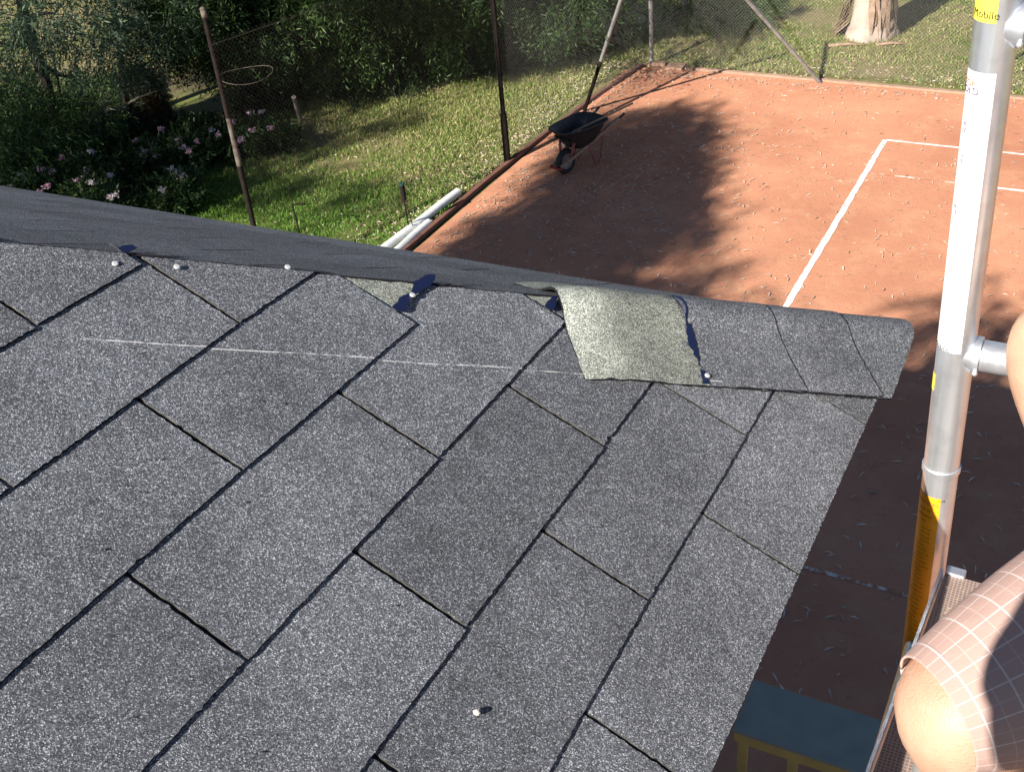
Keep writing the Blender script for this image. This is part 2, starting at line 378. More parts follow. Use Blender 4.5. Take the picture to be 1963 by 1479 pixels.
# exposed unweathered underlayers where tabs are missing
def plate(name, uv, h, m_, th=.0012, step=.012, amp=.0008):
    t = Tabs(); p = [np.array([a_[0] * DU, a_[1] * DV]) for a_ in uv]; p = clip(p, hipf)
    t.tab(p, -10, 10, O3, EU, EV, NN, random.Random(len(name)), step, amp, h, h, 1., th); return t.build(name, m_, roof)
P = lambda *pts: [plat(*p) for p in pts]
tag(plate('exposed_underlayer', [(1.50, 1.9), (1.9, 1.9), (1.9, 2.80), (1.49, 2.80)], .0006, M['fresh']), 'unweathered greenish granules laid bare by a missing tab')
tag(plate('exposed_underlayer', [(1.99, 2.8), (2.4, 2.8), (2.4, 3.81), (1.99, 3.81)], .0006, M['fresh']), 'small unweathered greenish granule patch beside the curled cap')
def tar_or_void_blob(pts, h, parent, seed, amp=.0016, raw=False):
    t = Tabs(); p = [q * np.array([DU, DV]) for q in P(*pts)]; t.tab(p, -10, 10, O3, EU, EV, NN, random.Random(seed), .006, amp, h, h, 1., .001); return t.build('tar_or_void_strip', M['tar'], parent)
tar_or_void_blob([(748, 596), (762, 578), (786, 567), (788, 560), (792, 545), (812, 534), (832, 533), (826, 548), (812, 560), (790, 572), (782, 586), (770, 604)], .0062, roof, 3)
tar_or_void_blob([(1040, 594), (1046, 584), (1056, 574), (1070, 570), (1064, 582), (1058, 600), (1050, 602)], .0068, roof, 4)
tar_or_void_blob([(210, 475), (226, 483), (234, 479), (252, 477), (262, 483), (250, 488), (240, 493), (231, 490)], .0068, roof, 6)  # no tar here: dark void beside the torn tab, painted as a patch
# hip caps
def cap_pt(s_, w_, h):
    r = .03; q = math.sqrt(w_ * w_ + r * r); al, be = (w_ + q) / 2 - 0, (-w_ + q) / 2
    base = CORNER + HD * s_ + WN * al + WF * be; nn = unit(NN * al + N2 * be)
    return base + nn * (h + .0165 * math.exp(-(w_ / .042) ** 2))
def hip_cap(name, sb, st, s_vis, mats, label, lift=None, whi=.155, split=None, seed=1):
    """sheet from s=sb (butt) up to s=st, both flanks, with thickness"""
    rn = random.Random(seed); ns = max(8, int((st - sb) / .012)); nw = 30; vs = []; fs = []; mi = []; tone = []
    for side in (0, 1):
        for i in range(ns + 1):
            for j in range(nw + 1):
                w_ = -.15 + (whi + .15) * j / nw; sb_ = max(sb, .90 * math.sqrt(w_ * w_ + .0006) - .022); s_ = sb_ + (st - sb_) * i / ns; f = (s_ - sb) / .335
                h = .0125 - .0050 * f
                if lift: h += lift(s_, w_)
                ss = s_ + (rn.gauss(0, .0007) if i in (0, ns) and side == 0 else 0); ww = w_ + (rn.gauss(0, .0007) if j in (0, nw) else 0)
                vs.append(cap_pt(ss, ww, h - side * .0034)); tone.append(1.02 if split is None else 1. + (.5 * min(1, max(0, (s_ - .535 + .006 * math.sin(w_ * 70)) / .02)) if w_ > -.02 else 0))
    n1 = (ns + 1) * (nw + 1); I = lambda i, j, s_=0: s_ * n1 + i * (nw + 1) + j
    for i in range(ns):
        for j in range(nw):
            mid = sb + (st - sb) * (i + .5) / ns; k = 1 if split is not None and mid > split + .006 * math.sin(j * .9 + 1) + .004 * math.sin(j * 2.3) else 0
            fs.append((I(i, j), I(i, j + 1), I(i + 1, j + 1), I(i + 1, j))); mi.append(k)
            fs.append((I(i, j, 1), I(i + 1, j, 1), I(i + 1, j + 1, 1), I(i, j + 1, 1))); mi.append(k)
    for i in range(ns):
        for j, fl in ((0, 0), (nw, 1)): fs.append((I(i, j), I(i + 1, j), I(i + 1, j, 1), I(i, j, 1))); mi.append(2)
    for j in range(nw):
        for i in (0, ns): fs.append((I(i, j), I(i, j + 1), I(i, j + 1, 1), I(i, j, 1))); mi.append(2)
    mb = MB(); mb.add(vs, fs); mb.m = mi; o = mb.build(name, mats, roof); 
    smooth_by_angle(o, 50)
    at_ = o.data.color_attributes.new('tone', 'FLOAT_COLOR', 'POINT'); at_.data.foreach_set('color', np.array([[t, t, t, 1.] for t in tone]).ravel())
    return tag(o, label)
MM = [M['shingle'], M['fresh'], M['edge']]
hip_cap('hip_cap', -.012, .20, 0, MM, 'end hip cap folded over the roof corner', seed=1)
hip_cap('hip_cap', .135, .34, 0, MM, 'middle hip cap with an open dark lower edge', seed=2)
def lift3(s_, w_):
    e = min(1, max(0, (s_ - .46) / .07)); e = e * e * (3 - 2 * e); return .0028 * e - .0050 * max(0, (s_ - .545) / .06) ** 1.6 
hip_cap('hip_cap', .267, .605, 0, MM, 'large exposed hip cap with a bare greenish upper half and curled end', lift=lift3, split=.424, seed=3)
def cap_uv(px, py): 
    q = pw(px, py) - CORNER; return q @ HD, q @ WN
def captar(pts, seed):
    rn = random.Random(seed); sw = [cap_uv(*p) for p in pts]; mb = MB(); c_ = np.mean(sw, axis=0); out = []
    for i in range(len(sw)):
        a_, b_ = np.array(sw[i]), np.array(sw[(i + 1) % len(sw)]); k = max(1, int(np.linalg.norm(b_ - a_) / .005))
        for j in range(k): out.append(a_ + (b_ - a_) * j / k + np.array([rn.gauss(0, .0009), rn.gauss(0, .0006)]))
    f = lambda p: cap_pt(p[0], p[1], .0125 - .0050 * (p[0] - .267) / .335 + .0012)
    # strips: split across w into slices keeps it on the curved cap
    vs = [f(p) for p in out]; mb.add(vs, [tuple(range(len(vs)))]); return mb.build('tar_or_void_strip', M['tar'], roof)
captar([(1276, 578), (1292, 586), (1304, 602), (1307, 618), (1298, 612), (1286, 598)], 1)
captar([(1307, 634), (1316, 634), (1322, 648), (1332, 680), (1333, 700), (1322, 688), (1311, 660)], 2)
captar([(1336, 716), (1345, 722), (1352, 738), (1354, 746), (1340, 746)], 3)
captar([(1303, 618), (1307, 617), (1310, 634), (1306, 634)], 4); captar([(1330, 698), (1333, 697), (1338, 718), (1335, 718)], 5)
# roofing nails
def nail(p, nn):
    mb = MB(); x = unit(np.cross(nn, (0, 1, 0))); y = np.cross(nn, x); n = 16; r = .0038
    vs = [p + r * (x * math.cos(t) + y * math.sin(t)) for t in np.linspace(0, 2 * math.pi, n, endpoint=False)]; vt = [v + nn * .0011 for v in vs]
    vt2 = [p + nn * .0016 + (v - p) * .7 for v in vs]
    mb.add(vs + vt + vt2, [(i, (i + 1) % n, n + (i + 1) % n, n + i) for i in range(n)] + [(n + i, n + (i + 1) % n, 2 * n + (i + 1) % n, 2 * n + i) for i in range(n)] + [tuple(range(2 * n, 3 * n))])
    mb.build('roofing_nail', M['nailzinc'], roof)
for px, py, h in ((220, 512, .0052), (338, 518, .0052), (550, 518, .0050), (788, 573, .0068)): nail(pw(px, py, h), NN)
s_, w_ = cap_uv(1349, 730); nail(cap_pt(s_, w_, .0118), NN)
# small pebble and black grit on the shingles
mb = MB(); mb.ball(pw(910, 1371, .0065), (.0038, .003, .003), 5)
tag(mb.build('pebble', noisy('pale_stone', (.62, .60, .56), (.4, .38, .35), 300), origin=pw(910, 1371, .0065)), 'tiny pale pebble lying on the lower shingles', 'pebble')
mb = MB()
for px, py in ((242, 858), (298, 887), (268, 950), (455, 970), (496, 775), (749, 1168), (745, 1205), (490, 1450), (195, 1060), (248, 1382), (540, 780), (700, 545), (1052, 1097), (418, 765), (310, 505), (575, 535), (1142, 722)):
    mb.ball(pw(px, py, .006), (random.uniform(.0008, .002), random.uniform(.0008, .0016), .0008), 3)
tag(mb.build('grit', M['membrane'], roof), 'black crumbs of grit and lichen', kind='stuff')
# far slope shingles
tf = Tabs(); FO = CORNER; fu, fv = EF, F_UP
fh = lambda p: (FO + fu * p[0] + fv * p[1] - CORNER) @ WF - .001
for k in range(0, 22):
    ph = 0 if k % 2 else .5
    for i in range(-1, 23):
        a0 = (i + ph) * DU + GAP; a1 = (i + ph + 1) * DU - GAP; vb = k * DV - (.012 if k == 0 else 0); vt = (k + 1) * DV + .018
        poly = clip([np.array([a0, -vt]), np.array([a1, -vt]), np.array([a1, -vb]), np.array([a0, -vb])], lambda p: fh(np.array([p[0], -p[1]])))
        if len(poly) < 3: continue
        tf.tab(poly, -(k + 1) * DV, -k * DV, FO, fu, -fv, N2, rnd, step=.02 if i < 9 and k < 8 else .1, amp=.0008, h1=.0042)
tf.build('far_shingle_tabs', M['shingle_far'], roof)
# fascia, soffit and walls
M['fascia'] = noisy('painted_fascia', (.10, .13, .11), (.07, .09, .08), 8, .6); M['render'] = noisy('dark_brick_render', (.10, .075, .06), (.07, .055, .045), 3, .9, 0, .003, 60)
ez = CORNER[2]
mb = MB(); mb.bar(CORNER + np.array([-.13, -.10, -.13]), CORNER - EU * 10.4 + np.array([-.13, 0, -.13]), .025, .17); mb.bar(CORNER + np.array([-.06, -.05, -.13]), wp + np.array([.05, -.05, -.13]), .025, .17); mb.build('fascia', M['fascia'], house)
mb = MB(); wx0, wx1, wy0, wy1 = wp[0] + .5, CORNER[0] - .5, -8.8, CORNER[1] - .5; mb.box(((wx0 + wx1) / 2, (wy0 + wy1) / 2, 3.42), (wx1 - wx0, wy1 - wy0, 6.84)); mb.build('wall', M['render'], house)
mb = MB(); mb.box(((wx0 + wx1) / 2, (wy0 + wy1) / 2, 6.86), (wx1 - wx0 + .6, wy1 - wy0 + .6, .02)); mb.build('soffit', M['render'], house)

# balustrade with broad teal capping below the eave
M['teal'] = noisy('teal_paint', (.34, .35, .28), (.26, .28, .23), 5, .55); a = N(M['teal']); 
M['yellow'] = noisy('mustard_paint', (.62, .47, .15), (.50, .37, .12), 6, .6)
bz = 1.0
g = lambda px, py: at(px, py, bz)
t0, t1 = g(1440, 1305), g(1695, 1375); b0, b1_ = g(1405, 1402), g(1655, 1479)
yt = (t0[1] + t1[1]) / 2; yb = (b0[1] + b1_[1]) / 2; x0, x1 = wx1 - .9, t1[0] + 1.6
bal = empty('timber_bench', ((x0 + x1) / 2, (yt + yb) / 2, 0), 'teal topped timber bench on mustard yellow legs in the shade below the eave', 'bench')
mb = MB(); mb.box(((x0 + x1) / 2, (yt + yb) / 2, bz - .015), (x1 - x0, abs(yt - yb), .03)); mb.build('capping', M['teal'], bal, bevel=.004)
mb = MB(); mb.box(((x0 + x1) / 2, min(yt, yb) + .035, bz - .085), (x1 - x0 - .02, .05, .11)); mb.box(((x0 + x1) / 2, max(yt, yb) - .05, bz - .085), (x1 - x0 - .02, .05, .11)); mb.build('rail', M['yellow'], bal, bevel=.003)
k = 0
lx0 = at(1412, 1445, .9)[0]; lx1 = at(1512, 1470, .9)[0]; dx = lx1 - lx0
xx = lx0
while xx < x1 - .05:
    mb = MB(); mb.box((xx, min(yt, yb) + .038, .43), (.075, .04, .90)); mb.build('leg', M['yellow'], bal, bevel=.003); xx += dx

# ------------------------------------------------------------------ scaffold
scaf = empty('scaffold_tower', (-.1, 1.43, 0), 'silver aluminium scaffold frame with brown deck standing beside the roof corner', 'scaffold')
T0 = np.array([-.1406, 1.4258, 7.67]); T1 = np.array([-.1130, 1.430, 6.77]); td = unit(T1 - T0)
tp = lambda z: T0 + td * ((z - T0[2]) / td[2])
R_ = .0254
mb = MB(); mb.tube([tp(8.45), tp(7.05)], R_, 40); mb.tube([tp(7.05), tp(.03)], R_ * 1.0, 40)
mb.build('upright', M['alu'], scaf)
for o in [o for o in scaf.children]: smooth_by_angle(o)
ring_z = None
def on_tube(px, py):
    best = min(np.linspace(6.5, 8.3, 1801), key=lambda z: (lambda q: (q[1] / q[2] * F + CY - py) ** 2)(RC.T @ (tp(z) - CAM))); return tp(best)
rc = on_tube(1812, 893)
mb = MB(); mb.tube([rc - td * .004, rc + td * .004], R_ + .0022, 40); smooth_by_angle(mb.build('spigot_ring', M['alu'], scaf))
SX = .74
far_up = np.array([SX, 0, 0])
mb = MB(); mb.tube([tp(8.45) + far_up, tp(.03) + far_up], R_, 24); smooth_by_angle(mb.build('upright', M['alu'], scaf))
for off in (np.array([0, -2.5, 0]), np.array([SX, -2.5, 0])):
    mb = MB(); mb.tube([tp(6.8) + off, tp(.03) + off], R_, 16); smooth_by_angle(mb.build('upright', M['alu'], scaf))
zr = on_tube(1835, 672)[2]; zt = on_tube(1905, 45)[2]; step_ = zt - zr
for z in [zt, zr] + [zr - step_ * k for k in range(1, 14) if zr - step_ * k > .2]:
    a_ = tp(z) + np.array([.012, 0, 0]); b_ = a_ + np.array([SX - .02, 0, 0])
    mb = MB(); mb.tube([a_, b_], .0222 if z < 7.5 else .0235, 24)
    for k in range(8):
        t = 2 * math.pi * k / 8
    mb.tube([a_ + np.array([.0125, 0, 0]), a_ + np.array([.021, 0, 0])], .0262, 24)
    mb.ball(a_ + np.array([.019, -.024, -.016]), .004, 5)
    smooth_by_angle(mb.build('rung', M['alu'], scaf))
for z in (zr - step_ * 1, zr - step_ * 9):
    for x_ in (0, SX):
        mb = MB(); mb.tube([tp(z - .12) + np.array([x_, 0, 0]), tp(z - .12) + np.array([x_, -2.5, 0])], .02, 14); smooth_by_angle(mb.build('ledger', M['alu'], scaf))
# labels on the near upright: curved stickers with writing
def sticker(name, px, py, z_up, z_dn, a0, a1, m_, label=None, rr=.0006):
    """wrap around the tube between heights and angles (deg, 0 = towards -x, positive towards -y)"""
    mb = MB(); n = 14; vs = []; k = 2
    zs = np.linspace(z_up, z_dn, k + 1)
    for z in zs:
        for i in range(n + 1):
            t = math.radians(a0 + (a1 - a0) * i / n); vs.append(tp(z) + (R_ + rr) * np.array([-math.cos(t), -math.sin(t), 0]))
    fs = [(j * (n + 1) + i, j * (n + 1) + i + 1, (j + 1) * (n + 1) + i + 1, (j + 1) * (n + 1) + i) for j in range(k) for i in range(n)]
    mb.add(vs, fs); o = mb.build(name, m_, scaf, smooth=True); return tag(o, label)
M['orange'] = mat('orange_label', (.98, .44, .02), .4); M['yel'] = mat('yellow_label', (.85, .74, .10), .4); M['ink'] = mat('black_ink', (.015, .01, .015), .6); M['purple'] = mat('purple_ink', (.12, .03, .16), .5); M['redink'] = mat('red_ink', (.65, .12, .06), .5)
M['whitefilm'] = mat('white_label', (.88, .88, .9), .35)
def text_on_tube(txt, px, py, size, ang, m_, name='lettering', rot=0, squeeze=1.):
    """text bent around the tube; ang deg measured as in sticker, rot turns the line of text"""
    cu = bpy.data.curves.new(name, 'FONT'); cu.body = txt; cu.size = size; cu.align_x = 'CENTER'; cu.align_y = 'CENTER'
    tmp = bpy.data.objects.new(name, cu); C.objects.link(tmp); dg = bpy.context.evaluated_depsgraph_get(); me = bpy.data.meshes.new_from_object(tmp.evaluated_get(dg)); C.objects.unlink(tmp); bpy.data.objects.remove(tmp)
    zc = on_tube(px, py)[2]; cr, sr = math.cos(math.radians(rot)), math.sin(math.radians(rot))
    for v in me.vertices:
        x, y = v.co.x * squeeze, v.co.y; x, y = x * cr - y * sr, x * sr + y * cr
        t = math.radians(ang) + x / R_; p = tp(zc + y) + (R_ + .0011) * np.array([-math.cos(t), -math.sin(t), 0]); v.co = Vector(p - wloc(scaf))
    me.materials.clear(); me.materials.append(m_); o = bpy.data.objects.new(name, me); link(o, scaf); return o
Z = lambda py: on_tube(1900 - (py - 80) * .126, py)[2]
sticker('warning_label', 0, 0, Z(936), Z(1420), -5, 108, M['orange'], 'long orange and yellow instruction label')
for i, (py, t) in enumerate([(948, 'WARNING'), (962, 'check all'), (972, 'locks before'), (982, 'use')]):
    text_on_tube(t, 0, py, .008 if i == 0 else .0055, 58, M['redink'] if i == 0 else M['ink'])
for i in range(38): text_on_tube(random.choice(['set the brakes', 'keep level', 'max two persons', 'climb inside', 'fit all braces', 'use guard rails', 'do not overload']), 0, 996 + i * 8, .0036, 62 + random.uniform(-10, 10), M['ink'])
sticker('yellow_tag', 0, 0, Z(-20), Z(33), 0, 96, M['yel'], 'yellow sticker at the top of the upright'); text_on_tube('Mobile', 0, 18, .013, 62, M['ink'])
sticker('brand_label', 0, 0, Z(128), Z(660), 0, 112, M['whitefilm'], 'white film label', .0003)
text_on_tube('TOP', 0, 152, .011, 38, M['redink']); text_on_tube('GOLD', 0, 166, .012, 36, M['purple'])
for py, t in ((237, '8 M'), (297, '7 M'), (395, '6 M')): text_on_tube(t, 0, py, .009, 40, M['purple'], rot=-90)
text_on_tube('Mobile', 0, 655, .011, 45, M['ink']); sticker('yellow_tag', 0, 0, Z(712), Z(744), 0, 36, M['yel'], 'small worn yellow sticker'); text_on_tube('1.25', 0, 940, .0055, 112, M['ink'])
# deck
DZ = 6.85
M['deck'] = mat('brown_mesh_ply', (.10, .06, .045), .6); a = N(M['deck']); br = a.n('ShaderNodeTexBrick'); a.l(a.coord(), br.inputs[0]); br.inputs['Scale'].default_value = 1.
br.offset = 0.; br.inputs['Brick Width'].default_value = .0052; br.inputs['Row Height'].default_value = .0052; br.inputs['Mortar Size'].default_value = .0009
br.inputs['Color1'].default_value = (.17, .115, .10, 1); br.inputs['Color2'].default_value = (.22, .155, .135, 1); br.inputs['Mortar'].default_value = (.36, .28, .25, 1)
spk = a.ramp(a.vor(260), [(.86, 0.), (.90, 1.)]); spk = a.math('MULTIPLY', spk, a.ramp(a.noise(12, 3), [(.5, 0.), (.62, 1.)])); a.base(a.mix(spk, br.outputs[0], (.55, .42, .28)))
a.bump(br.outputs['Fac'], .5, .0008)
dc = at(1805, 1092, DZ); de = at(1664, 1475, DZ); dy = unit(de - dc); dx_ = np.cross(dy, (0, 0, 1)); dx_ = dx_ if dx_[0] > 0 else -dx_; dx_ = unit(dx_)
LW, LL = .60, 2.3
deck_c = dc + dx_ * LW / 2 + dy * LL / 2
mb = MB(); mb.box(deck_c - np.array([0, 0, .008]), (LW - .012, LL - .004, .012), (dx_, dy, (0, 0, 1))); mb.build('deck_board', M['deck'], scaf)
mb = MB()
for s in (0, 1): mb.box(dc + dx_ * (LW * s) + dy * LL / 2 + np.array([0, 0, -.03]), (.0045, LL, .064), (dx_, dy, (0, 0, 1)))
mb.build('deck_edge', M['alu'], scaf)
mb = MB(); mb.box(dc + dx_ * .020 - dy * .004 + np.array([0, 0, -.012]), (.028, .018, .03), (dx_, dy, (0, 0, 1))); mb.build('deck_hook', M['alu'], scaf, bevel=.002); mb = MB(); mb.box(dc + dx_ * (LW - .03) - dy * .004 + np.array([0, 0, -.012]), (.03, .018, .03), (dx_, dy, (0, 0, 1))); mb.build('deck_hook', M['alu'], scaf, bevel=.002)

# ------------------------------------------------------------------ people
exec_people = True
M['skin'] = mat('skin', (.62, .36, .25), .5); a = N(M['skin']); a.base(a.mix(a.ramp(a.noise(18, 4), [(.35, 0.), (.7, 1.)]), (.54, .34, .24), (.45, .26, .18))); a.bump(a.math('ADD', a.math('MULTIPLY', a.noise(22, 4, .6), 5.), a.vor(420, out='Distance')), .35, .0011)
a.b.inputs['Subsurface Weight'].default_value = .12; a.b.inputs['Subsurface Radius'].default_value = (.02, .008, .004); a.b.inputs['Subsurface Scale'].default_value = .3
def plaid(name, base):
    m_ = mat(name, base, .9, 0, .15); a = N(m_); uv = a.n('ShaderNodeTexCoord').outputs['UV']; sp = a.n('ShaderNodeSeparateXYZ'); a.l(uv, sp.inputs[0]); c = None
    def lines(x, per, wd, off=0.): 
        f = a.math('FRACT', a.math('ADD', a.math('DIVIDE', x, per), off)); return a.math('LESS_THAN', f, wd / per)
    l1 = a.math('MAXIMUM', lines(sp.outputs[0], .030, .0014), lines(sp.outputs[1], .030, .0014)); l2 = a.math('MAXIMUM', lines(sp.outputs[0], .030, .0009, .5), lines(sp.outputs[1], .030, .0009, .5))
    b_ = a.mix(a.ramp(a.noise(9, 3), [(.3, 0.), (.7, 1.)]), base, tuple(x * .93 for x in base))
    b_ = a.mix(a.math('MULTIPLY', l2, .18), b_, (.80, .74, .74)); b_ = a.mix(a.math('MULTIPLY', l1, .38), b_, (.86, .84, .86)); a.base(b_)
    a.bump(a.math('ADD', a.math('MULTIPLY', a.noise(13, 3, .5), 14.), a.noise(700, 2)), .35, .0009); return m_
M['plaid'] = plaid('pink_check_cotton', (.44, .30, .265)); M['shoe'] = noisy('grey_sandal', (.30, .30, .29), (.24, .24, .23), 12, .6); M['strap'] = noisy('black_webbing', (.02, .02, .022), (.06, .06, .065), 300, .8); M['shirt'] = noisy('blue_work_shirt', (.10, .14, .25), (.08, .11, .2), 5, .9)
M['stitch'] = mat('stitch_thread', (.30, .22, .22), .9); M['hair'] = noisy('brown_hair', (.05, .03, .02), (.09, .06, .04), 60, .6)
def skin_body(joints, edges, root, parent, name='body', m_=None, sub=2):
    names = list(joints); me = bpy.data.meshes.new(name); org = wloc(parent) if parent else np.zeros(3)
    me.from_pydata([tuple(np.array(joints[n][0], float) - org) for n in names], [(names.index(a_), names.index(b_)) for a_, b_ in edges], [])
    o = bpy.data.objects.new(name, me); link(o, parent); me.materials.append(m_ or M['skin'])
    sm = o.modifiers.new('skin', 'SKIN'); sm.use_smooth_shade = True
    lay = me.skin_vertices[0].data if me.skin_vertices else None
    if lay is None:
        bpy.context.view_layer.objects.active = o; me.skin_vertices.new() if hasattr(me.skin_vertices, 'new') else None; lay = me.skin_vertices[0].data
    for i, n in enumerate(names):
        r = joints[n][1]; lay[i].radius = (r, r) if not hasattr(r, '__len__') else r; lay[i].use_root = (n == root)
    ss = o.modifiers.new('sub', 'SUBSURF'); ss.levels = sub; ss.render_levels = sub
    return o
def loft(name, pts, radii, m_, parent, n=32, uvs=True, wob=0., seed=0, squash=1., flat_end=True, close_end=False):
    """soft tube of cloth or flesh with metric uv"""
    rn = random.Random(seed); pts = [np.array(p, float) for p in pts]
    # Catmull-Rom refine
    P_ = [pts[0]] + pts + [pts[-1]]; R2 = [radii[0]] + list(radii) + [radii[-1]]; Q = []; RR = []; K = 8
    for i in range(1, len(P_) - 2):
        for k in range(K + (i == len(P_) - 3)):
            t = k / K; c = lambda a_, b_, c_, d_: .5 * (2 * b_ + (c_ - a_) * t + (2 * a_ - 5 * b_ + 4 * c_ - d_) * t * t + (3 * b_ - a_ - 3 * c_ + d_) * t ** 3)
            Q.append(c(P_[i - 1], P_[i], P_[i + 1], P_[i + 2])); RR.append(max(.001, c(R2[i - 1], R2[i], R2[i + 1], R2[i + 2])))
    vs = []; uv = []; prev = None; L = 0
    for i, p in enumerate(Q):
        d = unit(Q[min(i + 1, len(Q) - 1)] - Q[max(i - 1, 0)]); x = unit(np.cross(d, (0, 0, 1))) if prev is None else unit(prev - d * (prev @ d)); prev = x; y = np.cross(d, x)
        if i: L += np.linalg.norm(p - Q[i - 1])
        for k in range(n + 1):
            t = 2 * math.pi * k / n; r = RR[i] * (1 + wob * (math.sin(3 * t + L * 22 + seed) * .4 + math.sin(2 * t - L * 35) * .35 + math.sin(5 * t + L * 60) * .15))
            vs.append(p + r * (x * math.cos(t) + y * math.sin(t) * squash)); uv.append((t * RR[len(RR) // 2], L))
    fs = [(i * (n + 1) + k, i * (n + 1) + k + 1, (i + 1) * (n + 1) + k + 1, (i + 1) * (n + 1) + k) for i in range(len(Q) - 1) for k in range(n)]
    mb = MB(); mb.add(vs, fs)
    if close_end: mb.f.append(tuple(range(n))[::-1]); mb.m.append(0)
    o = mb.build(name, m_, parent, smooth=True); ul = o.data.uv_layers.new(name='uv')
    lp = np.zeros(len(o.data.loops), int); o.data.loops.foreach_get('vertex_index', lp); ul.data.foreach_set('uv', np.array([uv[i] for i in lp]).ravel()); return o
K1 = at(1848, 1342, 7.325); K2 = np.array([-.022, 1.385, 7.285])          # knees
HIP = np.array([.31, 1.03, 7.42]); HIP2 = np.array([.31, 1.27, 7.45]); pel = (HIP + HIP2) / 2 + np.array([.07, 0, .04]); KD = (K1 - HIP) / np.linalg.norm(K1 - HIP)
wk = empty('person', (.25, 1.05, DZ), 'person in pink checked shorts squatting on the scaffold deck with bare knees by the rung', 'person')
ANK = np.array([.13, .84, DZ + .085]); ANK2 = np.array([.14, 1.24, DZ + .085])
CH = pel + np.array([-.10, 0, .42]); NK = CH + np.array([-.05, 0, .20]); HEAD = NK + np.array([-.03, 0, .13])
SL = CH + np.array([-.02, -.17, .12]); SR = CH + np.array([-.02, .17, .12]); ELL = np.array([.24, .96, 7.68]); HL = np.array([.15, 1.06, 7.56]); ELR = np.array([.22, 1.30, 7.62]); HR = np.array([.13, 1.22, 7.48])
J = {'pel': (pel, .12), 'sp': ((pel + CH) / 2, .125), 'ch': (CH, .13), 'nk': (NK, .055), 'hd0': (HEAD - np.array([0, 0, .03]), .070), 'hd1': (HEAD + np.array([-.01, 0, .05]), .078), 'hd2': (HEAD + np.array([0, 0, .11]), .055),
     'hl': (HIP, .09), 't1': (HIP + (K1 - HIP) * .5, .074), 't1b': (HIP + (K1 - HIP) * .85, .070), 'k1': (K1 + KD * .016, .060), 'k1b': (K1 + KD * .012 + np.array([.002, .002, -.036]), .050), 'c1': (K1 + (ANK - K1) * .45 + np.array([.01, .01, 0]), .056), 'a1': (ANK, .036), 'f1': (ANK + np.array([-.10, -.03, -.045]), .032), 'e1': (ANK + np.array([-.17, -.05, -.06]), .022),
     'hr': (HIP2, .09), 't2': ((HIP2 + K2) / 2, .076), 't2b': (HIP2 + (K2 - HIP2) * .85, .060), 'k2': (K2, .054), 'k2b': (K2 + np.array([.004, -.006, -.045]), .050), 'c2': ((K2 + ANK2) / 2 + np.array([.02, 0, 0]), .056), 'a2': (ANK2, .036), 'f2': (ANK2 + np.array([-.11, .02, -.05]), .032), 'e2': (ANK2 + np.array([-.17, .03, -.06]), .022),
     'sl': (SL, .058), 'el': (ELL, .042), 'wl': (HL, .028), 'sr': (SR, .058), 'er': (ELR, .042), 'wr': (HR, .028)}
E_ = [('pel', 'sp'), ('sp', 'ch'), ('ch', 'nk'), ('nk', 'hd0'), ('hd0', 'hd1'), ('hd1', 'hd2'), ('pel', 'hl'), ('hl', 't1'), ('t1', 't1b'), ('t1b', 'k1'), ('k1', 'k1b'), ('k1b', 'c1'), ('c1', 'a1'), ('a1', 'f1'), ('f1', 'e1'), ('pel', 'hr'), ('hr', 't2'), ('t2', 't2b'), ('t2b', 'k2'), ('k2', 'k2b'), ('k2b', 'c2'), ('c2', 'a2'), ('a2', 'f2'), ('f2', 'e2'), ('ch', 'sl'), ('sl', 'el'), ('el', 'wl'), ('ch', 'sr'), ('sr', 'er'), ('er', 'wr')]
def fingers(J, E_, w, hand, d, side):
    d = unit(d); s = unit(side); J['pm' + w] = (hand + d * .045, (.034, .018)); E_.append((w, 'pm' + w))
    for i, ln in enumerate((.075, .085, .08, .062)):
        a_ = hand + d * .085 + s * (i - 1.5) * .019; b_ = a_ + d * ln * .55 - np.array([0, 0, .008]); c_ = b_ + unit(d - np.array([0, 0, .8])) * ln * .5
        J[f'{w}f{i}a'] = (a_, .009); J[f'{w}f{i}b'] = (b_, .008); J[f'{w}f{i}c'] = (c_, .007); E_ += [('pm' + w, f'{w}f{i}a'), (f'{w}f{i}a', f'{w}f{i}b'), (f'{w}f{i}b', f'{w}f{i}c')]
    a_ = hand + d * .03 - s * .035; b_ = a_ + d * .035 - s * .02; J[w + 'ta'] = (a_, .011); J[w + 'tb'] = (b_, .009); E_ += [('pm' + w, w + 'ta'), (w + 'ta', w + 'tb')]
fingers(J, E_, 'wl', HL, (-.3, .8, -.2), (-1, -.3, 0)); fingers(J, E_, 'wr', HR, (-.3, -.8, -.2), (1, -.3, 0))
body = skin_body(J, E_, 'pel', wk)
def shorts_leg(hip, knee, seed, back=0.):
    td_ = unit(hip - knee); L = np.linalg.norm(hip - knee)
    pts = [hip + td_ * .03, knee + td_ * L * .55, knee + td_ * (back + .11), knee + td_ * (back + .05), knee + td_ * (back + .002), knee + td_ * (back - .026)]
    o = loft('shorts_leg', pts, [.135, .108, .086, .074, .061, .0520], M['plaid'], wk, n=56, wob=.018, seed=seed)
    sm_ = o.modifiers.new('solid', 'SOLIDIFY'); sm_.thickness = .002; sm_.offset = -1
    x = unit(np.cross(td_, (0, 0, 1))); y = np.cross(td_, x); cc = knee + td_ * (back - .010); rr_ = .0568
    mb = MB(); mb.tube([cc + rr_ * (x * math.cos(t) + y * math.sin(t)) for t in np.linspace(0, 2 * math.pi, 49)], .0003, 5, cap=False); mb.build('hem_stitch', M['stitch'], o)
    return o
shorts_leg(HIP, K1, 2); shorts_leg(HIP2, K2, 5, .12)
mb = MB(); mb.ball(pel, (.17, .19, .14), 12); mb.build('shorts_seat', M['plaid'], wk, smooth=True)
